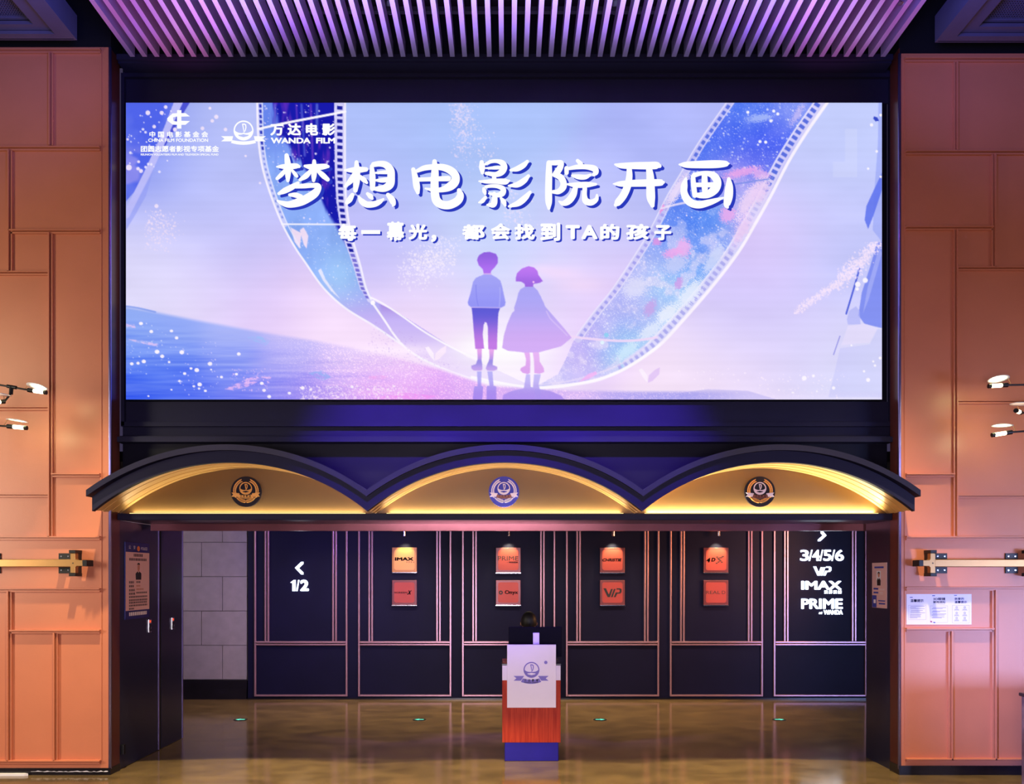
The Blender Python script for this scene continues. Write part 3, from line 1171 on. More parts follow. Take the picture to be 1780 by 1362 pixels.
sparkle((500, 392, 640, 540, film_test), 160, .5, 1.2, (235, 235, 255), 32, .7)
for x in (470, 478, 515, 524, 540, 551):
    line([(x, 182), (x + random.uniform(-3, 6), 182 + random.uniform(40, 120))], random.uniform(2, 5), random.choice([(120, 150, 240), (180, 90, 220), (150, 180, 248)]), .45, 2)
for pts in ([(505, 395), (512, 420), (521, 432), (524, 405)], [(521, 400), (528, 425), (533, 432), (536, 410), (528, 395)]):
    mix(poly_mask(pts) * .9, (250, 226, 246))
mix(poly_mask([(553, 470), (562, 488), (575, 505), (592, 520), (580, 505), (566, 485), (558, 466)]) * .8, (246, 240, 255))
# its perforated edges
for k in range(40):
    y = 186 + k * 10.6
    if y > 515: break
    x = np.interp(y, RE[:, 0], RE[:, 1])
    wl = np.interp(y, [180, 400, 500, 540], [19, 17, 12, 6])
    dx = (np.interp(y + 4, RE[:, 0], RE[:, 1]) - np.interp(y - 4, RE[:, 0], RE[:, 1])) / 8
    # pale rail under the holes
    line([(x - wl / 2, y - 6), (x - wl / 2 + dx * 12, y + 6)], wl, (216, 212, 252), .95)
for k in range(40):
    y = 187 + k * np.interp(k, [0, 20, 40], [11.6, 11.0, 9.4])
    if y > 522: break
    x = np.interp(y, RE[:, 0], RE[:, 1])
    wl = np.interp(y, [180, 400, 500, 540], [9.5, 8.5, 6.5, 4])
    dx = (np.interp(y + 4, RE[:, 0], RE[:, 1]) - np.interp(y - 4, RE[:, 0], RE[:, 1])) / 8
    cx_ = x - np.interp(y, [180, 400, 500, 540], [9.5, 9, 6, 4])
    h = np.interp(y, [180, 430, 540], [3.2, 3.0, 2.4])
    cc = (30, 34, 160) if y < 440 else (120, 112, 214)
    mix(poly_mask([(cx_ - wl / 2 - dx * h, y - h), (cx_ + wl / 2 - dx * h, y - h + .8), (cx_ + wl / 2 + dx * h, y + h + .8), (cx_ - wl / 2 + dx * h, y + h)]), cc)
LP = [(q[1], q[0]) for q in LE[:11]]
line([(x + 4, y) for x, y in LP[:5]], 9, (206, 208, 252), .9)
for k in range(22):
    y = 184 + k * 9.2
    x = np.interp(y, LE[:, 0], LE[:, 1])
    h = 3.0 if y < 260 else 2.2
    w_ = 4.6 if y < 260 else 3.2
    cc = (50, 62, 190) if y < 262 else (134, 150, 232)
    mix(poly_mask([(x + 2.6, y - h), (x + 2.6 + w_, y - h), (x + 2.6 + w_ + 1, y + h), (x + 3.6, y + h)]), cc)
line(LP, 3.4, (248, 242, 255), .95)
line([(x + 9, y) for x, y in LP[:6]], 2, (236, 236, 255), .8)
line([(q[1], q[0]) for q in RE[:8]], 3, (246, 240, 255), .95)
line([(449, 224), (500, 213), (600, 194)], 4, (252, 248, 255))
line([(490, 389.5), (604, 390)], 2.6, (246, 244, 255))
# the strip narrows and runs along the ground
line([(645, 517), (665, 527), (700, 550), (740, 578), (790, 606), (830, 624)], 3, (252, 246, 255), .95)
line([(650, 530), (668, 556), (690, 588), (715, 612), (760, 636), (820, 658), (880, 670), (940, 676)], 3.6, (252, 246, 255), .95)
line([(640, 560), (690, 600), (740, 630), (800, 652)], 3, (246, 228, 252), .5, 2)
dot(648, 526, 4, (255, 250, 255))

# ground ------------------------------------------------------------------------
gl = np.interp(PX, [219, 260, 330, 450, 560, 660, 760, 850, 1000, 1100, 1533], [531, 538, 552, 574, 592, 612, 638, 668, 676, 678, 679])
GROUND = [(225, 560, 150, 176, 246), (225, 620, 104, 140, 246), (230, 690, 66, 98, 240), (300, 590, 150, 172, 247), (300, 650, 88, 124, 244), (330, 690, 80, 104, 242), (400, 600, 176, 186, 250),
          (400, 650, 118, 142, 245), (420, 690, 112, 116, 242), (500, 620, 206, 196, 251), (480, 660, 148, 148, 245), (520, 690, 150, 132, 242), (600, 640, 226, 206, 252), (580, 690, 184, 148, 244),
          (650, 640, 236, 214, 252), (640, 680, 212, 160, 246), (660, 692, 238, 150, 246), (700, 650, 240, 210, 252), (720, 688, 234, 160, 248), (800, 670, 232, 190, 250), (780, 692, 214, 152, 244),
          (850, 690, 226, 180, 248), (930, 690, 206, 176, 246), (1000, 690, 222, 190, 248), (1080, 688, 186, 172, 244), (1160, 688, 176, 168, 242), (1240, 690, 190, 180, 244), (1330, 692, 236, 220, 252)]
G = field(GROUND, 34.0)
streak = vnoise(90, 5, 14, 3)
G = G + (streak - .5)[..., None] * np.array([60, 52, 10]) * sstep(0, 60, PY - gl)[..., None] * (1 - sstep(560, 800, PX))[..., None]
spk = RNG.random(PX.shape)
G = G + (spk[..., None] > .86) * np.array([34, 26, 6]) * sstep(420, 600, PX)[..., None]
gm = sstep(-2, 7, PY - gl) * (1 - sstep(1040, 1130, PX) * (1 - sstep(676, 680, PY))) * (1 - .8 * sstep(1190, 1330, PX))
mix_m = gm
IMG = IMG * (1 - mix_m[..., None]) + G * mix_m[..., None]
line([(219, 532), (240, 535), (270, 542)], 3, (120, 150, 238), .7)
glow = np.exp(-((PX - 872) / 75) ** 2 - ((PY - 606) / 24) ** 2)
mix(np.clip(glow * 1.25, 0, 1), (255, 252, 255))
glow = np.exp(-((PX - 690) / 60) ** 2 - ((PY - 608) / 9) ** 2)
mix(glow * .7, (255, 240, 254))
NZ = vnoise(7, 3, 77, 3)
for pts, colr in (([(219, 562), (234, 563), (236, 570), (219, 568)], (236, 200, 244)), ([(222, 589), (250, 592), (276, 598), (274, 602), (240, 596)], (238, 204, 246)),
                  ([(390, 676), (420, 662), (445, 652), (455, 660), (430, 672), (405, 678)], (244, 190, 246)), ([(455, 654), (472, 655), (470, 658), (452, 658)], (246, 196, 244)),
                  ([(640, 654), (660, 652), (675, 655), (660, 660), (642, 659)], (244, 170, 240)), ([(430, 586), (450, 583), (470, 592), (462, 600), (440, 592)], (158, 192, 250)),
                  ([(536, 648), (560, 643), (576, 655), (560, 662)], (150, 178, 244)), ([(660, 690), (700, 682), (760, 688), (740, 694), (650, 694)], (242, 150, 244))):
    mix(poly_mask(pts) * .75 * (.25 + .75 * sstep(.42, .56, NZ)), colr)
for x, y, q in ((245, 562, 3.4), (263, 576, 3.2), (298, 575, 2.8), (307, 587, 3), (273, 611, 4), (282, 619, 3.4), (316, 612, 4), (250, 628, 3.6), (240, 631, 2.8), (229, 632, 3), (294, 629, 2.2),
                (342, 643, 4), (332, 640, 2.4), (321, 649, 2.8), (365, 632, 3.8), (312, 662, 2.2), (347, 668, 3.8), (337, 671, 2.2), (357, 679, 2.4), (346, 675, 2), (385, 655, 2.6), (411, 650, 2.6),
                (455, 666, 3.2), (459, 678, 3), (415, 615, 3.2), (526, 674, 3.4), (540, 677, 2.2), (468, 689, 3.2), (503, 683, 2.8), (258, 688, 1.6), (298, 677, 1.6), (367, 642, 1.6), (612, 672, 2.6)):
    dot(x, y, q, (252, 244, 255), .97, .85)
sparkle((300, 590, 380, 690), 50, .6, 1.4, (240, 225, 255), 41, .8)
sparkle((219, 560, 300, 650), 46, .6, 1.3, (225, 230, 255), 42, .8)
sparkle((400, 640, 470, 680), 90, .6, 1.4, (250, 205, 248), 43, .8)
sparkle((520, 670, 700, 694), 420, .6, 1.8, (255, 236, 252), 44, .8)
sparkle((560, 620, 800, 690), 420, .5, 1.3, (252, 236, 254), 45, .7)
sparkle((640, 560, 800, 640, lambda x, y: 1.0 if y > np.interp(x, [640, 700, 800], [555, 575, 640]) else 0), 260, .5, 1.1, (190, 160, 236), 46, .5)

# right film strip ------------------------------------------------------------
LE2 = np.array([(178, 1263), (250, 1213), (300, 1184), (340, 1160), (390, 1135), (430, 1112), (500, 1066), (540, 1034), (575, 1008), (590, 998), (620, 985), (650, 970), (672, 930)], dtype=float)
RE2 = np.array([(178, 1438), (230, 1402), (280, 1371), (340, 1340), (390, 1312), (440, 1282), (500, 1236), (560, 1184), (600, 1146), (630, 1104), (650, 1066), (664, 1022), (674, 940)], dtype=float)
xl2 = np.interp(PY, LE2[:, 0], LE2[:, 1])
xr2 = np.interp(PY, RE2[:, 0], RE2[:, 1])
inside = ((PX > xl2) & (PX < xr2)).astype(float)
FILM = [(1300, 190, 92, 128, 244), (1380, 190, 140, 156, 248), (1270, 240, 74, 104, 242), (1340, 240, 76, 100, 244), (1240, 270, 84, 120, 244), (1310, 280, 64, 88, 240), (1200, 320, 110, 130, 242),
        (1270, 310, 214, 176, 246), (1330, 300, 150, 150, 244), (1290, 340, 150, 170, 246), (1180, 370, 92, 132, 242), (1240, 370, 96, 150, 244), (1300, 370, 226, 190, 248), (1150, 420, 128, 156, 246),
        (1210, 400, 84, 134, 246), (1180, 440, 150, 176, 248), (1250, 430, 150, 170, 246), (1120, 460, 176, 186, 248), (1200, 470, 108, 164, 248), (1090, 490, 200, 196, 250), (1150, 500, 168, 206, 250),
        (1200, 520, 196, 216, 251), (1060, 540, 182, 184, 248), (1120, 550, 172, 178, 246), (1160, 570, 190, 220, 252), (1030, 590, 200, 184, 248), (1090, 600, 160, 196, 248), (1020, 640, 214, 190, 250),
        (1070, 630, 154, 198, 246), (1000, 660, 176, 180, 246), (1100, 610, 180, 216, 250)]
F = field(FILM, 26.0)
n3 = vnoise(20, 26, 17, 4)
n4 = vnoise(34, 30, 18, 4)
F = F + ((n3 - .5) * 40)[..., None] * np.array([1, .7, .15])
cl = sstep(.56, .66, n4) * sstep(330, 430, PY)
F = F * (1 - .55 * cl[..., None]) + np.array([232, 222, 252]) * (.55 * cl[..., None])
spk = RNG.random(PX.shape)
F = F + (spk[..., None] > .92) * np.array([30, 27, 8])
fade = 1 - .35 * sstep(600, 674, PY)
msk = inside * fade
IMG = IMG * (1 - msk[..., None]) + F * msk[..., None]
ft2 = lambda x, y: 1.0 if np.interp(y, LE2[:, 0], LE2[:, 1]) + 10 < x < np.interp(y, RE2[:, 0], RE2[:, 1]) - 22 else 0
sparkle((1190, 180, 1420, 330, ft2), 240, .6, 1.9, (236, 236, 255), 51)
sparkle((1100, 330, 1330, 500, ft2), 360, .6, 1.5, (246, 232, 255), 52, .8)
sparkle((1010, 480, 1240, 650, ft2), 420, .6, 1.4, (246, 244, 255), 53, .7)
for x, y in ((1321, 246), (1331, 247), (1345, 193), (1352, 198), (1300, 195), (1340, 210)):
    dot(x, y, 2.6, (246, 244, 255))
# rails, holes
RP = [(q[1], q[0]) for q in RE2]
LP2 = [(q[1], q[0]) for q in LE2]
off = lambda P_, d: [(x + d, y) for x, y in P_]
line(off(RP[:10], -13), 17, (226, 218, 252), .85, 1.5)
line(off(LP2[:10], 7), 11, (216, 208, 250), .8, 1.5)


def holes(E, d, w_, h_, y0_, y1_, step, colf):
    y = y0_
    while y < y1_:
        x = np.interp(y, E[:, 0], E[:, 1]) + d
        tx = np.interp(y + 5, E[:, 0], E[:, 1]) - np.interp(y - 5, E[:, 0], E[:, 1])
        L_ = math.hypot(tx, 10)
        tx, ty = tx / L_, 10 / L_
        nx_, ny_ = ty, -tx
        mix(poly_mask([(x - tx * h_ - nx_ * w_, y - ty * h_ - ny_ * w_), (x - tx * h_ + nx_ * w_, y - ty * h_ + ny_ * w_), (x + tx * h_ + nx_ * w_, y + ty * h_ + ny_ * w_), (x + tx * h_ - nx_ * w_, y + ty * h_ - ny_ * w_)]), colf(y))
        y += step * ty


holes(RE2, -15, 5.2, 3.2, 182, 330, 11.5, lambda y: (92, 112, 224))
holes(RE2, -14, 4.6, 2.6, 326, 440, 10.5, lambda y: (196, 190, 244))
holes(RE2, -12, 4.6, 2.8, 440, 640, 11.0, lambda y: (176, 174, 240))
holes(LE2, 8, 3.4, 3.6, 186, 300, 12.5, lambda y: (96, 116, 226))
holes(LE2, 8, 3.2, 2.6, 352, 590, 12.0, lambda y: (168, 164, 240))
line(RP, 5.5, (252, 244, 255), .97)
line(off(RP[:9], -23), 2.4, (244, 238, 255), .8)
line(LP2[:10], 2.2, (238, 232, 255), .9)
line(off(LP2[:10], 13), 2, (238, 232, 255), .7)
def powder(x, y, a_, b_, ang, col_, seed, dens=1.0):
    c_, s_ = math.cos(math.radians(ang)), math.sin(math.radians(ang))
    ux, uy = ((PX - x) * c_ + (PY - y) * s_) / a_, (-(PX - x) * s_ + (PY - y) * c_) / b_
    d_ = np.exp(-(ux ** 2 + uy ** 2)) * dens
    g_ = np.random.default_rng(seed).random(PX.shape)
    mix(np.clip(inside * sstep(-.12, .12, d_ - .25 - .5 * g_), 0, 1) * .85, col_)


for i_, q_ in enumerate(((1290, 299, 34, 8, -14, (236, 168, 236)), (1322, 303, 18, 9, 10, (226, 176, 242)), (1265, 372, 17, 15, -60, (236, 172, 238)), (1300, 350, 14, 46, 28, (240, 214, 248), .9), (1322, 330, 16, 30, 26, (236, 208, 246), .9),
                         (1178, 330, 12, 40, 34, (236, 220, 250), .9), (1290, 400, 12, 34, 28, (236, 206, 246), .9), (1188, 432, 14, 20, 10, (236, 176, 240)), (1168, 440, 18, 9, -14, (240, 170, 238)), (1142, 420, 9, 7, 0, (226, 150, 228)),
                         (1150, 362, 5, 9, 20, (240, 140, 220)), (1172, 300, 5, 9, 20, (240, 140, 220)), (1180, 492, 7, 12, 20, (206, 160, 236)), (1130, 535, 10, 18, 25, (200, 168, 236)), (1105, 500, 26, 20, -30, (222, 222, 252)),
                         (1175, 460, 26, 16, -20, (198, 206, 250)), (1240, 450, 12, 34, 34, (206, 216, 252)), (1200, 510, 14, 34, 38, (232, 238, 254)), (1160, 545, 26, 14, -40, (238, 242, 255)), (1130, 575, 26, 12, -36, (226, 234, 254)), (1090, 610, 26, 12, -40, (206, 232, 252)),
                         (1320, 205, 26, 8, -8, (170, 188, 250), .9), (1385, 200, 8, 26, 32, (196, 186, 246), .8))):
    powder(*q_[:6], 300 + i_, *(q_[6:]))
line([(1150, 362), (1172, 356), (1192, 352)], 3.6, (240, 228, 252), .85)
line([(1256, 323), (1290, 318), (1336, 311)], 2.6, (120, 140, 232), .8)
line([(990, 584), (1020, 588), (1070, 592), (1110, 591), (1142, 586)], 4.2, (242, 218, 250), .95)
line([(1146, 600), (1104, 630), (1066, 650), (1022, 663), (960, 673), (900, 670), (820, 655)], 4, (255, 250, 255), .95)
line([(1120, 606), (1080, 632), (1040, 648), (990, 662), (940, 668)], 3, (240, 226, 250), .6, 1.5)
mix(poly_mask([(1006, 664), (1022, 650), (1036, 645), (1038, 650), (1024, 658)]) * .8, (246, 180, 244))
dot(1054, 582, 4, (140, 212, 244), .8)
dot(1047, 595, 3.4, (228, 248, 255), .9)
# right hand drapery, shard and powder
mix(poly_mask([(1527, 178), (1533, 178), (1533, 420), (1517, 400), (1520, 330), (1526, 250)]) * .6, (150, 164, 246))
mix(poly_mask([(1533, 300), (1518, 332), (1506, 358), (1503, 382), (1509, 398), (1520, 370), (1533, 330)]) * .9, (98, 118, 238))
mix(poly_mask([(1525, 420), (1512, 465), (1498, 508), (1492, 548), (1503, 563), (1533, 570), (1533, 420)]) * .85, (118, 134, 240))
mix(poly_mask([(1528, 430), (1508, 500), (1500, 545), (1510, 520), (1533, 440)]) * .6, (178, 184, 250))
mix(poly_mask([(1476, 540), (1472, 555), (1474, 564), (1496, 564), (1494, 540), (1488, 532)]) * .7, (176, 180, 248))
mix(poly_mask([(1462, 600), (1490, 597), (1512, 595), (1526, 570), (1503, 562), (1474, 566)]) * .65, (232, 222, 252))
mix(poly_mask([(1460, 605), (1512, 598), (1525, 572), (1533, 572), (1533, 690), (1440, 690), (1450, 650)]) * .25, (176, 180, 250))
line([(1494, 467), (1483, 505), (1471, 545)], 3, (64, 84, 214), .9)
line([(1460, 584), (1449, 616)], 1.6, (120, 120, 220), .8)
mix(poly_mask([(1519, 202), (1525, 204), (1528, 210), (1522, 211), (1518, 206)]), (56, 74, 200))
sparkle((1380, 420, 1533, 545, lambda x, y: math.exp(-((y - np.interp(x, [1380, 1455, 1500, 1533], [544, 492, 452, 410])) / (6 if x < 1456 else 14)) ** 2)), 1250, .6, 2.0, (246, 228, 252), 61, .9)
for x, y, q in ((1515, 217, 2.8), (1524, 263, 2.2), (1509, 293, 2), (1531, 200, 2.4), (1531, 307, 2), (1504, 487, 4.4), (1491, 494, 4.6), (1490, 502, 3), (1398, 657, 4), (1414, 653, 2.4), (1449, 674, 2.8),
                (1509, 660, 3.4), (1502, 645, 2), (1530, 622, 2.4), (1521, 635, 2), (1518, 628, 1.8), (1480, 600, 1.6), (1420, 680, 1.4), (1378, 682, 1.6)):
    dot(x, y, q, (252, 246, 255), .97)
mix(poly_mask([(1469, 224), (1490, 224), (1490, 308), (1448, 308), (1448, 281), (1469, 281)]) * .25, (222, 226, 252))
sparkle((1180, 640, 1480, 692), 130, .5, 1.5, (255, 240, 254), 62, .8)
mix(poly_mask([(1180, 683), (1230, 676), (1300, 679), (1350, 694), (1180, 694)]) * .35, (160, 156, 236))
# butterflies
for c_, s_, al in ((757, 614, 1.0), (1128, 652, .9)):
    mix(poly_mask([(c_ - 2, s_ + 13), (c_ - 10, s_ + 4), (c_ - 18, s_ - 10), (c_ - 12, s_ - 12), (c_ - 3, s_)]) * al, (252, 240, 254))
    mix(poly_mask([(c_ - 2, s_ + 13), (c_ + 6, s_ + 10), (c_ + 18, s_ - 2), (c_ + 19, s_ - 14), (c_ + 10, s_ - 9), (c_, s_)]) * al, (250, 232, 252) if c_ < 1000 else (226, 198, 246))

# the two children seen from behind
Z = lambda P_: [(740 + a / 5.044, 430 + b / 5.044) for a, b in P_]


def figure(pts, top, bot, y0_, y1_, a_=1.0):
    m_ = poly_mask(Z(pts)) * a_
    t_ = sstep(430 + y0_ / 5.044, 430 + y1_ / 5.044, PY)[..., None]
    c_ = np.array(top, dtype=float) * (1 - t_) + np.array(bot, dtype=float) * t_
    global IMG
    IMG = IMG * (1 - m_[..., None]) + c_ * m_[..., None]


figure([(450, 1085), (490, 1085), (485, 1210), (505, 1220), (495, 1345), (410, 1345), (425, 1215), (455, 1215)], (176, 170, 246), (160, 130, 238), 1085, 1335, .85)
figure([(540, 1085), (585, 1085), (595, 1210), (620, 1218), (620, 1345), (532, 1345), (535, 1215), (560, 1210)], (176, 170, 246), (160, 130, 238), 1085, 1335, .85)
figure([(880, 1110), (915, 1110), (920, 1220), (940, 1225), (950, 1110), (1010, 1110), (990, 1200), (1000, 1240), (1100, 1260), (1190, 1300), (1230, 1345), (670, 1345), (680, 1290), (760, 1255), (860, 1235)], (190, 180, 246), (170, 140, 238), 1110, 1335, .85)
figure([(450, 885), (492, 885), (490, 990), (495, 1045), (450, 1045), (455, 960)], (232, 168, 236), (156, 140, 232), 890, 1040)
figure([(555, 885), (600, 890), (590, 990), (580, 1045), (540, 1045), (560, 960)], (232, 168, 236), (156, 140, 232), 890, 1040)
figure([(400, 1035), (440, 1022), (452, 985), (488, 985), (498, 1060), (490, 1078), (420, 1077), (400, 1060)], (160, 146, 232), (196, 164, 240), 1000, 1070)
figure([(560, 985), (585, 980), (588, 1030), (628, 1045), (628, 1068), (600, 1080), (540, 1078), (526, 1060), (540, 1020)], (160, 146, 232), (196, 164, 240), 1000, 1070)
figure([(402, 525), (655, 525), (637, 575), (630, 720), (625, 895), (548, 890), (545, 700), (535, 660), (520, 652), (508, 680), (500, 760), (512, 887), (435, 888), (420, 720), (410, 590)], (96, 92, 216), (196, 124, 230), 540, 860)
figure([(510, 225), (575, 225), (580, 250), (505, 250)], (212, 176, 240), (212, 176, 240), 200, 250)
figure([(510, 236), (440, 265), (415, 300), (395, 390), (368, 480), (375, 505), (400, 525), (655, 530), (695, 510), (700, 480), (670, 340), (655, 290), (620, 262), (575, 238)], (164, 164, 248), (150, 150, 246), 240, 520)
line(Z([(440, 330), (445, 430), (460, 510)]), 1.6, (134, 134, 238), .8)
line(Z([(650, 350), (652, 430), (645, 515)]), 1.4, (182, 182, 250), .8)
line(Z([(400, 524), (655, 528)]), 1.4, (222, 196, 250), .8)
figure([(450, 110), (455, 90), (470, 65), (510, 42), (560, 38), (615, 55), (632, 85), (633, 135), (605, 175), (575, 205), (568, 226), (508, 226), (500, 190), (465, 155)], (146, 98, 226), (176, 112, 242), 40, 220)
figure([(862, 915), (912, 920), (918, 1000), (915, 1100), (895, 1110), (850, 1098), (828, 1075), (835, 1055), (875, 1035), (880, 980)], (232, 176, 244), (222, 166, 240), 920, 1100)
figure([(938, 915), (993, 910), (1000, 1000), (1035, 1055), (1040, 1090), (1000, 1107), (952, 1100), (950, 1000)], (232, 182, 246), (226, 172, 242), 920, 1100)
figure([(870, 343), (830, 365), (812, 400), (795, 470), (775, 530), (778, 555), (755, 575), (715, 670), (685, 770), (670, 880), (720, 905), (820, 915), (870, 922), (1000, 917), (1080, 895), (1190, 865), (1250, 815), (1280, 790), (1220, 715), (1120, 600), (1050, 520), (1010, 430), (980, 375), (945, 343)], (172, 166, 246), (212, 174, 246), 400, 860)
line(Z([(1060, 560), (1090, 620), (1150, 680), (1240, 770)]), 2.4, (222, 198, 250), .6)
figure([(870, 344), (868, 320), (840, 300), (790, 297), (790, 265), (800, 225), (840, 185), (900, 163), (950, 175), (980, 205), (988, 240), (1010, 270), (1028, 295), (1000, 310), (945, 320), (942, 344)], (190, 120, 242), (160, 104, 228), 170, 340)
dot(740 + 945 / 5.044, 430 + 303 / 5.044, 1.8, (240, 190, 246))

IMG = np.clip(IMG, 0, 255)
band = 1 + .012 * np.sin(PY / 7.3) + .008 * np.sin(PY / 2.1)
L = IMG / 255.0
L = np.where(L <= .04045, L / 12.92, ((L + .055) / 1.055) ** 2.4) * band[..., None]
me = bpy.data.meshes.new('picture')
co = np.zeros((ny * nx, 3))
co[:, 0] = wx(PX.ravel(), RS)
co[:, 1] = 0
co[:, 2] = H + (CY - PY.ravel()) / K * RS
co -= np.array([LOC[scr.name][0], 0, LOC[scr.name][2]])
idx = np.arange(ny * nx).reshape(ny, nx)
q = np.stack([idx[:-1, :-1], idx[1:, :-1], idx[1:, 1:], idx[:-1, 1:]], -1).reshape(-1, 4)
me.vertices.add(len(co))
me.vertices.foreach_set('co', co.ravel())
me.loops.add(q.size)
me.loops.foreach_set('vertex_index', q.ravel())
me.polygons.add(len(q))
me.polygons.foreach_set('loop_start', np.arange(0, q.size, 4))
me.polygons.foreach_set('loop_total', np.full(len(q), 4))
me.update(calc_edges=True)
ca = me.color_attributes.new('pixels', 'FLOAT_COLOR', 'POINT')
ca.data.foreach_set('color', np.concatenate([L.reshape(-1, 3), np.ones((ny * nx, 1))], 1).ravel())
m = bpy.data.materials.new('screen_picture')
m.use_nodes = True
nt = m.node_tree
nt.nodes.remove(nt.nodes['Principled BSDF'])
at = nt.nodes.new('ShaderNodeAttribute')
at.attribute_name = 'pixels'
e = nt.nodes.new('ShaderNodeEmission')
nt.links.new(at.outputs['Color'], e.inputs[0])
nt.links.new(e.outputs[0], nt.nodes['Material Output'].inputs[0])
me.materials.append(m)
po = bpy.data.objects.new('picture', me)
COL.objects.link(po)
po.parent = scr
LOC[po.name] = LOC[scr.name]

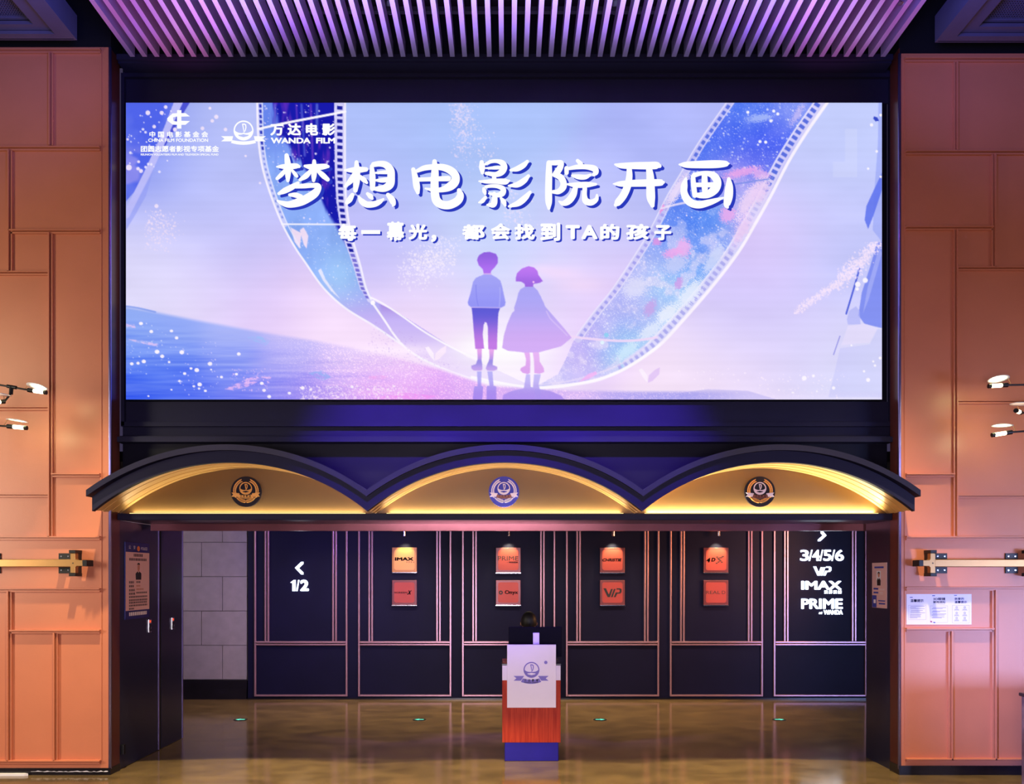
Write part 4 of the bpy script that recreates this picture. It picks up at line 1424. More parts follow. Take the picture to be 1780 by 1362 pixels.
# lettering on the screen: brush title, subtitle, sponsor marks
TITLE = {470: [
    [(85, 190, 10), (150, 187, 28), (240, 188, 40), (340, 180, 35), (380, 187, 20)], [(215, 40, 28), (225, 110, 38), (235, 200, 42), (232, 300, 36), (232, 372, 22)],
    [(215, 215, 22), (150, 290, 30), (90, 345, 22)], [(290, 240, 18), (330, 290, 26), (350, 315, 20)], [(455, 180, 18), (520, 190, 35), (620, 195, 42), (720, 185, 35), (762, 187, 20)],
    [(578, 115, 24), (578, 200, 36), (575, 300, 36), (570, 372, 22)], [(540, 235, 24), (470, 310, 36), (390, 362, 20)], [(620, 235, 22), (690, 300, 36), (755, 357, 28)],
    [(365, 403, 22), (290, 455, 38), (190, 505, 38), (112, 543, 20)], [(330, 450, 26), (450, 442, 32), (560, 435, 32), (625, 445, 40), (628, 485, 42), (580, 545, 55), (480, 610, 58), (380, 655, 56), (250, 685, 44), (160, 668, 32), (95, 638, 14)],
    [(255, 560, 20), (330, 562, 34), (400, 585, 34)],
    [(975, 235, 10), (1050, 235, 30), (1150, 230, 42), (1260, 225, 30)], [(1135, 130, 26), (1140, 250, 42), (1135, 380, 44), (1120, 500, 30)], [(1110, 280, 28), (1060, 370, 38), (985, 450, 18)],
    [(1180, 320, 24), (1230, 360, 34), (1270, 400, 18)], [(1335, 180, 24), (1345, 320, 40), (1345, 475, 34)],
    [(1360, 160, 34), (1440, 150, 38), (1520, 165, 45), (1580, 230, 50), (1590, 320, 50), (1575, 420, 55), (1510, 470, 48), (1430, 480, 38), (1380, 480, 25)],
    [(1390, 270, 14), (1460, 265, 22), (1560, 260, 28)], [(1390, 368, 14), (1460, 368, 30), (1560, 358, 34)],
    [(1080, 560, 28), (1045, 620, 38), (1010, 660, 28)], [(1165, 580, 12), (1200, 640, 38), (1270, 685, 42), (1370, 680, 40), (1440, 650, 32), (1488, 615, 14)], [(1280, 545, 22), (1320, 580, 34), (1340, 608, 20)],
    [(1550, 560, 28), (1600, 620, 42), (1620, 680, 32), (1612, 705, 12)]],
    700: [
    [(140, 225, 28), (165, 330, 40), (185, 450, 44), (200, 530, 24)], [(190, 245, 24), (290, 205, 36), (420, 192, 38), (540, 200, 46), (640, 245, 52), (695, 310, 52), (685, 390, 58), (620, 450, 56), (520, 490, 36), (400, 495, 26), (300, 475, 12)],
    [(215, 358, 28), (320, 355, 28), (440, 350, 32), (600, 345, 36)], [(420, 120, 30), (425, 250, 48), (420, 400, 53), (425, 550, 55), (450, 640, 58), (520, 688, 55), (620, 690, 56), (720, 640, 55), (758, 570, 48), (742, 500, 28)],
    [(1040, 130, 28), (1045, 200, 40), (1050, 270, 22)], [(1090, 155, 18), (1160, 122, 24), (1240, 116, 26), (1310, 140, 38), (1335, 195, 43), (1300, 260, 43), (1220, 292, 33), (1100, 276, 22)], [(1090, 208, 10), (1200, 205, 22), (1320, 200, 22)],
    [(1200, 300, 26), (1205, 350, 30)], [(1005, 380, 10), (1100, 385, 26), (1220, 380, 34), (1350, 385, 40), (1400, 375, 16)], [(1065, 475, 18), (1075, 510, 28), (1085, 545, 18)],
    [(1095, 452, 20), (1180, 442, 24), (1260, 450, 28), (1320, 482, 36), (1310, 540, 40), (1240, 562, 30), (1140, 540, 16)], [(1205, 540, 24), (1210, 610, 38), (1190, 685, 42), (1115, 692, 14)],
    [(1090, 590, 20), (1050, 640, 28), (1005, 660, 12)], [(1295, 605, 18), (1330, 650, 32), (1350, 700, 16)], [(1640, 120, 22), (1590, 170, 36), (1510, 215, 36), (1420, 235, 16)], [(1655, 310, 22), (1600, 370, 38), (1510, 425, 38), (1395, 440, 12)],
    [(1675, 525, 22), (1610, 600, 40), (1520, 670, 40), (1400, 710, 16)]],
    930: [
    [(185, 140, 36), (182, 300, 44), (178, 500, 46), (180, 650, 44), (182, 738, 20)], [(190, 138, 30), (270, 138, 34), (345, 135, 30), (330, 200, 40), (275, 285, 43)], [(250, 295, 28), (330, 325, 42), (372, 390, 42), (368, 460, 44), (310, 515, 36), (240, 520, 24)],
    [(560, 110, 24), (600, 150, 32)], [(415, 210, 30), (415, 270, 28)], [(450, 212, 22), (560, 192, 32), (680, 192, 34), (780, 215, 42), (798, 262, 38), (770, 295, 22)], [(490, 305, 16), (570, 322, 34), (660, 325, 32), (730, 295, 16)],
    [(430, 420, 14), (540, 430, 36), (680, 425, 38), (800, 420, 18)], [(530, 470, 34), (500, 560, 46), (440, 640, 46), (370, 670, 34), (315, 645, 10)], [(655, 470, 30), (650, 570, 34), (670, 640, 44), (740, 660, 40), (805, 620, 30), (815, 560, 14)],
    [(1055, 160, 14), (1130, 175, 36), (1300, 175, 46), (1480, 175, 50), (1600, 172, 48), (1640, 180, 26)], [(1030, 415, 8), (1120, 415, 36), (1300, 407, 46), (1500, 402, 48), (1660, 397, 42), (1690, 395, 20)],
    [(1240, 215, 34), (1240, 320, 42), (1215, 450, 48), (1160, 570, 50), (1090, 660, 46), (1060, 692, 24)], [(1500, 215, 40), (1515, 320, 50), (1520, 470, 56), (1525, 600, 56), (1545, 700, 28)]],
    1060: [
    [(915, 160, 12), (1000, 163, 40), (1200, 160, 50), (1400, 155, 52), (1530, 150, 38), (1565, 148, 12)], [(1000, 345, 18), (980, 430, 43), (975, 520, 46), (1010, 610, 52), (1080, 670, 52), (1180, 688, 50), (1300, 662, 42), (1400, 630, 30), (1490, 597, 12)],
    [(1565, 350, 24), (1570, 450, 50), (1560, 580, 58), (1540, 690, 42), (1550, 725, 16)], [(1095, 315, 28), (1102, 430, 34), (1118, 565, 34)],
    [(1110, 300, 32), (1200, 277, 28), (1290, 278, 34), (1370, 312, 50), (1415, 390, 52), (1385, 480, 58), (1300, 548, 50), (1200, 565, 40), (1130, 560, 28)], [(1120, 428, 30), (1230, 428, 30), (1400, 428, 38)], [(1245, 290, 36), (1248, 430, 42), (1252, 550, 34)]]}
SP = lambda px, py: (wx(px, RS), wz(py, RS))
CHARS = []
for ox, cut in ((470, (0, 11, 23)), (700, (0, 4, 99)), (930, (0, 10, 14)), (1060, (0, 7))):
    for i0, i1 in zip(cut[:-1], cut[1:]):
        CHARS.append((ox, TITLE[ox][i0:i1]))
for ox, strokes in CHARS:
    par = scr
    for nm, mat, dx, dy, y in (('title_character', 'screen_white', 0, 0, YSC - .004), ('character_shadow', 'screen_shadow', 38, 31, YSC - .002)):
        mb = MB()
        f = lambda a, b: SP(ox + (a + dx) / 7.574, 265 + (b + dy) / 7.574)
        for s in strokes:
            brush(mb, s, f, y)
        par = mb.build(nm, mat, parent=par)
SUB = [('每', 588, 620, 389, 419), ('一', 628, 661, 400, 407), ('幕', 672, 703, 385, 419), ('光', 710, 743, 389, 417), ('，', 749, 759, 408, 421), ('都', 803, 843, 390, 417), ('会', 853, 887, 388, 417),
       ('找', 894, 930, 389, 417), ('到', 939, 974, 387, 419), ('T', 983, 1008, 391, 416), ('A', 1010, 1039, 391, 416), ('的', 1043, 1077, 389, 417), ('孩', 1088, 1128, 389, 417), ('子', 1137, 1167, 391, 418)]
for ch, a, b, c, d_ in SUB:
    par = scr
    for nm, mat, d, y in (('subtitle_character', 'screen_white', 0, YSC - .004), ('character_shadow', 'screen_shadow', 3.0, YSC - .002)):
        mb = MB()
        p0, p1 = SP(a + d, d_ + d * .8), SP(b + d, c + d * .8)
        if ch == '一':
            mb.flat([(p0[0], p0[1]), (p1[0], p0[1]), (p1[0], p1[1]), (p0[0], p1[1])], y)
        else:
            mb.text(ch, (p0[0], p0[1], p1[0], p1[1]), y, .052)
        par = mb.build(nm, mat, parent=par)
mb = MB()
y = YSC - .004
T4 = lambda P_: [SP(200 + a / 4.238, 180 + b / 4.238) for a, b in P_]
mb.flat(T4([(458, 50), (490, 50), (490, 186), (458, 186)]), y)
mb.flat(T4([(458, 72), (425, 74), (385, 110), (388, 128), (425, 156), (458, 158), (458, 134), (432, 130), (428, 104), (458, 96)]), y)
mb.flat(T4([(490, 72), (520, 72), (553, 96), (490, 98)]), y)
mb.flat(T4([(490, 128), (553, 130), (520, 158), (490, 158)]), y)
for s, rc, bo in (('中 国 电 影 基 金 会', (260, 228.5, 362, 239), .03), ('CHINA FILM FOUNDATION', (258, 241, 362, 247), .03), ('团圆志愿者影视专项基金', (245, 253.5, 381, 264.5), .03),
                  ('REUNION VOLUNTEERS FILM AND TELEVISION SPECIAL FUND', (245, 267, 380, 270.6), .03), ('万 达 电 影', (470, 214.5, 583, 236), .045), ('WANDA  FILM', (471, 239.5, 583, 249.8), .045)):
    p0, p1 = SP(rc[0], rc[3]), SP(rc[2], rc[1])
    mb.text(s, (p0[0], p0[1], p1[0], p1[1]), y, bo)
c = SP(423.5, 227)
logo(mb, c[0], c[1], 17.3 / K * RS, y, y + .0015)
for s in (-1, 1):
    g = lambda a, b: SP(423.5 + s * a, b)
    mb.flat([g(18, 237), g(39, 237), g(33, 241.5), g(39, 246), g(20, 246)], y)
tp = [SP(423.5 + a, 243 + 3 * (1 - (a / 22) ** 2)) for a in np.linspace(-19, 19, 9)]
bt = [SP(423.5 + a, 248 + 4 * (1 - (a / 24) ** 2)) for a in np.linspace(22, -22, 9)]
mb.flat(tp + bt, y)
mb.build('sponsor_marks', 'screen_white', parent=scr)

# ------------------------------------------------------------------ signs on the corridor wall
ys = YB - .02


def lit(mb, s, x0, y0, x1, y1, bold=.03, shear=0.0):
    mb.text(s, (wx(x0, RB), wz(y1, RB), wx(x1, RB), wz(y0, RB)), ys, bold, .018, shear)


def lpoly(mb, pts):
    mb.prism([(wx(a, RB), wz(b, RB)) for a, b in pts], ys, ys + .018)


sg = thing('illuminated_sign', 'glowing white left arrow above the numbers one and two, in the leftmost wall bay', 'sign', (wx(520, RB), YB, wz(1028, RB)), 'lit direction signs')
mb = MB()
lpoly(mb, [(512, 986.5), (523, 976), (526.5, 976), (526.5, 979.5), (518.5, 987), (526.5, 994.5), (526.5, 998), (523, 998)])
mb.build('arrow', 'sign_white', parent=sg)
mb = MB()
lpoly(mb, [(504, 1012), (510, 1007.5), (513, 1007.5), (513, 1027), (507.5, 1027), (507.5, 1013)])
lpoly(mb, [(517.5, 1007.5), (519.5, 1007.5), (516.3, 1027), (514.3, 1027)])
lit(mb, '2', 521, 1007, 536, 1027, .05)
mb.build('numbers', 'sign_white', parent=sg)

sg = thing('illuminated_sign', 'tall glowing white sign listing halls three to six with right arrow, rightmost wall bay', 'sign', (wx(1430, RB), YB, wz(1069, RB)), 'lit direction signs')
mb = MB()
lpoly(mb, [(1428, 923), (1431.5, 923), (1437.5, 930), (1427, 940), (1423, 940), (1423, 937.5), (1431.5, 930), (1428, 926)])
mb.build('arrow', 'sign_white', parent=sg)
mb = MB()
for ch, a, b in (('3', 1392, 1407), ('/', 1407, 1413.5), ('4', 1413, 1426), ('/', 1426, 1432), ('5', 1432.5, 1446.5), ('/', 1446.5, 1452.5), ('6', 1453, 1468)):
    lit(mb, ch, a, 955, b, 974.5, .01 if ch == '/' else .02)
mb.build('numbers', 'sign_white', parent=sg)


def vip(fn, x0, y0, x1, y1):
    X = lambda t_: x0 + (x1 - x0) * t_
    Y = lambda t_: y0 + (y1 - y0) * t_
    P = lambda pts: fn([(X(a), Y(b)) for a, b in pts])
    P([(0, 0), (.15, 0), (.30, .70), (.42, .08), (.52, .08), (.36, 1), (.24, 1)])
    P([(.575, .08), (.67, .08), (.51, 1), (.415, 1)])
    P([(.73, 0), (.92, 0), (1, .1), (1, .44), (.92, .60), (.76, .63), (.67, 1), (.57, 1), (.68, .46), (.85, .46), (.89, .38), (.89, .2), (.85, .15), (.71, .15)])


mb = MB()
vip(lambda p: lpoly(mb, p), 1415, 984, 1446, 1000)
mb.build('vip_lettering', 'sign_white', parent=sg)
mb = MB()
lit(mb, 'IMAX', 1394, 1009, 1464, 1024.5, .035)
for i, ch in enumerate('满屏震撼'):
    lit(mb, ch, 1434 + i * 8, 1025.5, 1440 + i * 8, 1031.5, .03)
mb.build('imax_lettering', 'sign_white', parent=sg)
mb = MB()
lit(mb, 'PRIME', 1394, 1040, 1466, 1058, .03)
lit(mb, 'at', 1425, 1063, 1430.5, 1067, .03, .3)
lit(mb, 'WANDA', 1433, 1059.8, 1466, 1067.8, .03)
mb.build('prime_lettering', 'sign_white', parent=sg)

PL = [(702.5, 972.5, 'IMAX', 'golden square plaque lettered IMAX with a bright top edge'), (702.5, 1029.5, 'SCREENX', 'dim rose square plaque lettered SCREENX under the IMAX plaque'),
      (883.5, 973, 'PRIME', 'copper coloured square plaque lettered PRIME above the desk'), (883.5, 1029.5, 'Onyx', 'dim rose square plaque lettered Onyx above the monitor'),
      (1065, 973, 'CHRISTIE', 'copper coloured square plaque lettered CHRISTIE right of centre'), (1065, 1029.5, 'VIP', 'dim rose square plaque lettered VIP with slanted letters'),
      (1245.5, 973, '4DX', 'copper coloured square plaque lettered 4DX'), (1245.5, 1029.5, 'REAL D', 'dim rose square plaque lettered REAL D')]
RPQ = 1.60
for px, py, txt, lab in PL:
    h = 21.5
    yf = YB - .045
    th = thing('wall_plaque', lab, 'plaque', (wx(px, RPQ), YB, wz(py + h, RPQ)), 'square brand plaques on the corridor wall')
    X0, X1, Z0, Z1 = wx(px - h, RPQ), wx(px + h, RPQ), wz(py + h, RPQ), wz(py - h, RPQ)
    mb = MB()
    mb.box(X0, X1, yf, YB - .001, Z0, Z1)
    mb.build('plate', 'gold_margin' if txt == 'IMAX' else 'copper_margin', parent=th, bevel=.003)
    mb = MB()
    q = 17.8
    g = lambda a, b: (wx(px + a, RPQ), wz(py + b, RPQ))
    pts = []
    for sx, sy, a0 in ((1, 1, 0), (-1, 1, 90), (-1, -1, 180), (1, -1, 270)):
        for t_ in np.linspace(0, 90, 6):
            aa = math.radians(a0 + t_)
            pts.append(g(sx * (q - 4) + 4 * math.cos(aa), sy * (q - 4) + 4 * math.sin(aa)))
    mb.prism(pts, yf - .004, yf + .001)
    mb.build('centre_panel', 'gold_plate' if txt == 'IMAX' else 'copper_plate', parent=th)
    mb = MB()
    mb.box(X0 - .002, X1 + .002, yf - .006, YB - .001, Z0 - .012, Z0 - .001)
    mb.build('bottom_rail', 'chrome', parent=th)
    mb = MB()
    yy = yf - .0055
    R4 = lambda a, b, c_, d_: (*g(a, d_), *g(c_, b))

    def put(s, a, b, c_, d_, bo=0.0, sh=0.0):
        mb.text(s, R4(a, b, c_, d_), yy, bo, 0, sh)
    if txt == 'IMAX':
        put('IMAX', -16.5, -4.5, 16, 1.5, .05)
        for i, ch in enumerate('满屏震撼'):
            put(ch, 3 + i * 4, 2.8, 5.6 + i * 4, 5.2)
    elif txt == 'PRIME':
        put('PRIME', -18, -7, 17.5, 0.5, .0)
        put('at', -2, 3.2, -.4, 4.6)
        put('WANDA', 1, 2.2, 17, 5, .05)
    elif txt == 'CHRISTIE':
        put('CHRISTIE', -17.5, -3, 15.5, 2.2, .045, .35)
    elif txt == '4DX':
        put('4', -17, -4, -10, 4, .045, .2)
        put('D', -8, -4, -1, 2.5, .045, .2)
        for a, b, c_, d_ in ((-.5, -6, 4, -4.4), (1.5, -3.8, 6, -2.2), (3, -1.6, 8, 0), (5, .6, 10, 2.2), (8, 2.8, 12, 4.4), (9, -7, 14, -5.4), (5, -4.8, 11, -3.4), (2, 2.4, 6, 4), (-1, 4.6, 3, 6.2)):
            mb.flat([g(a, d_), g(c_ - .8, d_), g(c_, b), g(a + .8, b)], yy)
    elif txt == 'SCREENX':
        put('SCREEN', -17.5, -1.5, 5, 1.5, .02)
        put('X', 6, -4, 12, 3.5, .05, .3)
    elif txt == 'Onyx':
        cc = g(-13, 0)
        mb.ring(cc[0], cc[1], 1.5 / K * RPQ, 3.6 / K * RPQ, yy, yy + .001, 28)
        put('Onyx', -6, -4, 17, 4.4, .03)
    elif txt == 'VIP':
        vip(lambda p: mb.flat([g(a, b) for a, b in p], yy), -16, -7.5, 16, 8)
    else:
        put('REAL', -17.5, -3, 7, 2.5, .0)
        put('D', 10, -3, 16, 2.5, .0)
    mb.build('lettering', 'ink_black', parent=th)

# picture lights over the upper plaques
for px, e_, lab in ((702, 13, 'small chrome picture light above the IMAX plaque'), (884, 24, 'small chrome picture light above the PRIME plaque'), (1067, 24, 'small chrome picture light above the CHRISTIE plaque'), (1251, 24, 'small chrome picture light above the 4DX plaque')):
    x = wx(px, 1.585)
    yl = YB - .13
    zl = wz(931, 1.585)
    th = thing('picture_light', lab, 'picture light', (x, YB, zl), 'picture lights on the corridor wall')
    mb = MB()
    mb.lathe((x, yl, zl), [(.018, 0), (.021, .003), (.021, .12), (.014, .126)], 18)
    mb.build('lamp_head', 'chrome', parent=th)
    mb = MB()
    mb.tube([(x, yl, zl + .10), (x, yl + .06, zl + .14), (x, YB, zl + .14)], .006, 8)
    mb.build('arm', 'chrome', parent=th)
    mb = MB()
    mb.disc(x, zl + .14, .03, YB - .01, YB - .001, 20)
    mb.build('wall_mount', 'chrome', parent=th)
    spot('picture_light_beam', (x, yl, zl - .012), (x, YB - .03, zl - .30), e_ * 2.0, (1.0, 0.95, 0.36), 74, .6, .015)

# ------------------------------------------------------------------ reception desk with its monitor and person
RD = 1.071
yd = wy(RD)
Xa, Xb = wx(873, RD), wx(974.5, RD)
yk = yd + .48
dk = thing('reception_desk', 'narrow red wood ticket desk with white emblem board in the entrance', 'desk', ((Xa + Xb) / 2, (yd + yk) / 2, 0))
zp = wz(1290, RD)
mb = MB()
mb.box(wx(877, RD), wx(971, RD), yd + .015, yk - .02, 0, zp)
mb.build('plinth', 'plinth_metal', parent=dk, bevel=.004)
mb = MB()
mb.box(Xa, Xb, yd, yk, zp, wz(1182, RD))
mb.build('cabinet', 'red_wood', parent=dk, bevel=.003)
mb = MB()
mb.box(Xa, Xb, yd, yk, wz(1182, RD), wz(1156, RD))
mb.build('upper_band', 'white_board', parent=dk, bevel=.003)
mb = MB()
mb.box(Xa - .004, Xb + .004, yd - .002, yk, wz(1156, RD), wz(1156, RD) + .018)
mb.build('desk_top', 'black_stone', parent=dk, bevel=.003)
RQ = 1.066
yq = wy(RQ)
mb = MB()
mb.box(wx(881.5, RQ), wx(966.5, RQ), yq, yd - .0005, wz(1229.5, RQ), wz(1120, RQ))
bd = mb.build('emblem_board', 'white_board', parent=dk, bevel=.003)
mb = MB()
P5 = lambda a, b: (wx(850 + a / 9.08, RQ), wz(1050 + b / 9.08, RQ))
c = P5(670, 1032)
logo(mb, c[0], c[1], 125 / 9.08 / K * RQ, yq - .004, yq + .0)
for s in (-1, 1):
    g = lambda a, b: P5(664 + s * (a - 664), b)
    mb.prism([g(775, 1128), g(940, 1128), g(895, 1165), g(940, 1203), g(825, 1203)], yq - .004, yq)
tp = [P5(664 + a, 1160 + 28 * (1 - (a / 150) ** 2)) for a in np.linspace(-130, 130, 11)]
bt = [P5(664 + a, 1218 + 34 * (1 - (a / 170) ** 2)) for a in np.linspace(160, -160, 11)]
mb.prism(tp + bt, yq - .006, yq)
c = P5(896, 915)
mb.disc(c[0], c[1], 26 / 9.08 / K * RQ, yq - .004, yq, 24)
mb.build('emblem', 'logo_violet', parent=bd)
mb = MB()
for i, ch in enumerate('万达影城'):
    p0, p1 = P5(556 + i * 62, 1215), P5(588 + i * 62, 1175)
    mb.text(ch, (p0[0], p0[1], p1[0], p1[1]), yq - .007, .03)
p0, p1 = P5(556, 1240), P5(775, 1220)
mb.text('WANDA CINEMA', (p0[0], p0[1], p1[0], p1[1]), yq - .007, .02)
mb.build('lettering', 'ink_black', parent=bd)

ztop = wz(1156, RD) + .018
RM = 1.098
ym = wy(RM)
xm0, xm1 = wx(884, RM), wx(976.5, RM)
zm0, zm1 = wz(1141, RM), wz(1089, RM)
mn = thing('monitor', 'black computer monitor seen from behind on the red desk', 'monitor', ((xm0 + xm1) / 2, ym, ztop))
mb = MB()
mb.box(xm0, xm1, ym, ym + .022, zm0, zm1)
mb.build('housing', 'monitor_black', parent=mn, bevel=.006)
mb = MB()
mb.box(xm0 + .012, xm1 - .012, ym + .022, ym + .024, zm0 + .016, zm1 - .012)
mb.build('display', 'ink_black', parent=mn)
xs0, xs1 = wx(926.5, RM - .006), wx(937.5, RM - .006)
mb = MB()
mb.box(xs0, xs1, ym - .045, ym - .030, ztop + .008, wz(1099, RM))
mb.box(xs0, xs1, ym - .032, ym + .002, wz(1112, RM), wz(1099, RM))
mb.build('stand_neck', 'white_board', parent=mn, bevel=.003)
mb = MB()
mb.box((xs0 + xs1) / 2 - .11, (xs0 + xs1) / 2 + .11, ym - .07, ym + .12, ztop + .0005, ztop + .010)
mb.build('stand_foot', 'white_board', parent=mn, bevel=.003)

# person sitting behind the desk
RPn = 1.19
xp, yp = wx(919, RPn), wy(RPn)
zh = wz(1063.5, RPn)          # crown of the head
st = thing('stool', 'black stool behind the red desk, under the seated person', 'stool', (xp, yp + .06, 0))
mb = MB()
mb.lathe((xp, yp + .06, .53), [(.15, 0), (.17, .01), (.17, .04), (.15, .05)], 28)
mb.build('seat', 'black_plastic', parent=st)
mb = MB()
mb.lathe((xp, yp + .06, 0), [(.19, 0), (.19, .012), (.03, .03), (.024, .06), (.024, .53)], 28)
mb.build('pedestal', 'chrome', parent=st)

pe = thing('person', 'dark haired person in black sitting behind the monitor with head bent down', 'person', (xp, yp, 0))


def skin_body(name, joints, edges, mat, parent, root=0, sub=2):
    me_ = bpy.data.meshes.new(name)
    o_ = Vector(LOC[parent.name])
    me_.from_pydata([tuple(Vector(j[:3]) - o_) for j in joints], edges, [])
    ob = bpy.data.objects.new(name, me_)
    COL.objects.link(ob)
    ob.parent = parent
    LOC[ob.name] = tuple(o_)
    md = ob.modifiers.new('skin', 'SKIN')
    for i, j in enumerate(joints):
        sv = me_.skin_vertices[0].data[i]
        rr = j[3] if isinstance(j[3], tuple) else (j[3], j[3])
        sv.radius = rr
        sv.use_root = (i == root)
    md.use_smooth_shade = True
    sd = ob.modifiers.new('smooth', 'SUBSURF')
    sd.levels = sub
    sd.render_levels = sub
    me_.materials.append(MATS[mat])
    return ob


# the person faces the lobby (towards -y); shoulders at about 1.12 m
sh = zh - .29
J = [(xp, yp + .08, .66, (.15, .11)), (xp, yp + .07, .82, (.13, .10)), (xp, yp + .04, 1.0, (.155, .10)), (xp, yp + .02, sh - .02, (.12, .075)), (xp, yp - .005, sh + .06, (.052, .052)), (xp, yp - .02, sh + .11, (.05, .05)),
     (xp - .17, yp + .02, sh - .03, .055), (xp - .22, yp + .0, sh - .27, .042), (xp - .13, yp - .10, sh - .41, .034), (xp - .09, yp - .14, sh - .42, .028),
     (xp + .17, yp + .02, sh - .03, .055), (xp + .22, yp + .0, sh - .27, .042), (xp + .13, yp - .10, sh - .41, .034), (xp + .09, yp - .14, sh - .42, .028),
     (xp - .09, yp + .03, .63, .085), (xp - .12, yp - .22, .60, .07), (xp - .12, yp - .22, .30, .052), (xp - .12, yp - .20, .07, .038), (xp - .12, yp - .30, .04, .032),
     (xp + .09, yp + .03, .63, .085), (xp + .12, yp - .22, .60, .07), (xp + .12, yp - .22, .30, .052), (xp + .12, yp - .20, .07, .038), (xp + .12, yp - .30, .04, .032)]
E_ = [(0, 1), (1, 2), (2, 3), (3, 4), (4, 5), (3, 6), (6, 7), (7, 8), (8, 9), (3, 10), (10, 11), (11, 12), (12, 13), (0, 14), (14, 15), (15, 16), (16, 17), (17, 18), (0, 19), (19, 20), (20, 21), (21, 22), (22, 23)]
body = skin_body('body', J, E_, 'uniform_black', pe)
# head with face, bent forward
hd = MB()
hc = Vector((xp, yp - .035, zh - .115))
rings = 18
seg = 24
tilt = math.radians(28)
vs, fs = [], []


def headpt(a, e):
    # unit head: x side, y front (-), z up
    ca, sa, ce, se = math.cos(a), math.sin(a), math.cos(e), math.sin(e)
    x_, y_, z_ = ce * sa * .078, -ce * ca * .096, se * .118
    if z_ < 0:
        k_ = 1 - .42 * (-z_ / .118) ** 1.4
        x_ *= k_
        y_ = y_ * (1 - .20 * (-z_ / .118)) - .008 * (-z_ / .118)
    fr = max(0, ca) ** 6 * ce
    y_ -= .026 * fr * math.exp(-((z_ + .022) / .017) ** 2) * math.exp(-(sa / .16) ** 2)      # nose
    y_ += .010 * math.exp(-((z_ - .004) / .014) ** 2) * math.exp(-((abs(sa) - .36) / .14) ** 2) * (ca > 0)   # eye sockets
    y_ -= .006 * math.exp(-((z_ + .058) / .010) ** 2) * math.exp(-(sa / .25) ** 2) * (ca > 0)   # lips
    return Vector((x_, y_, z_))


RX = Matrix.Rotation(tilt, 3, 'X')
for i in range(rings + 1):
    e = -math.pi / 2 + math.pi * i / rings
    for k in range(seg):
        vs.append(hc + RX @ headpt(2 * math.pi * k / seg, e))
for i in range(rings):
    for k in range(seg):
        a, b = i * seg + k, i * seg + (k + 1) % seg
        fs.append((a, b, b + seg, a + seg))
hd.add(vs, fs)
for s in (-1, 1):
    c = hc + RX @ Vector((s * .078, .008, -.01))
    hd.lathe(c, [(.004, -.006), (.018, -.004), (.024, .002), (.018, .008), (.004, .010)], 14, (s, .35, 0))
head_mesh = hd.build('head', 'skin', parent=pe, smooth=True)
for s in (-1, 1):
    mb = MB()
    c = hc + RX @ Vector((s * .030, -.083, .004))
    mb.lathe(c, [(.003, -.004), (.008, -.003), (.010, 0), (.008, .003), (.003, .004)], 12, tuple(RX @ Vector((0, -1, 0))))
    mb.build('eye', 'ink_black', parent=head_mesh, smooth=True)
mb = MB()
vs, fs = [], []
for i in range(12):
    for k in range(seg):
        a = 2 * math.pi * k / seg
        lo = -.04 if math.cos(a) > .25 else (-.32 if math.cos(a) > -.4 else -.55)
        e = lo + (math.pi / 2 - lo) * i / 11
        p = headpt(a, e)
        q = Vector((p.x * 1.12, p.y * 1.10 + .004, p.z * 1.07 + .004))
        vs.append(hc + RX @ q)
for i in range(11):
    for k in range(seg):
        a, b = i * seg + k, i * seg + (k + 1) % seg
        fs.append((a, b, b + seg, a + seg))
mb.add(vs, fs)
mb.build('hair', 'hair_black', parent=pe, smooth=True)
# hands resting in the lap
for s in (-1, 1):
    hb = Vector((xp + s * .08, yp - .16, sh - .425))
    JJ = [(hb.x, hb.y + .03, hb.z, .024), (hb.x, hb.y - .03, hb.z, (.034, .016)), (hb.x, hb.y - .06, hb.z - .002, (.036, .014))]
    EE = [(0, 1), (1, 2)]
    for q in range(4):
        bx = hb.x + (q - 1.5) * .019
        ln = (.036, .044, .042, .032)[q]
        i0 = len(JJ)
        JJ += [(bx, hb.y - .075, hb.z - .002, .009), (bx, hb.y - .075 - ln * .6, hb.z - .008, .008), (bx, hb.y - .075 - ln, hb.z - .024, .007)]
        EE += [(2, i0), (i0, i0 + 1), (i0 + 1, i0 + 2)]
    i0 = len(JJ)
    JJ += [(hb.x - s * .034, hb.y - .03, hb.z - .004, .010), (hb.x - s * .046, hb.y - .062, hb.z - .010, .008)]
    EE += [(1, i0), (i0, i0 + 1)]
    skin_body('hand', JJ, EE, 'skin', pe, 0, 2)

# ------------------------------------------------------------------ brass rails on the orange walls


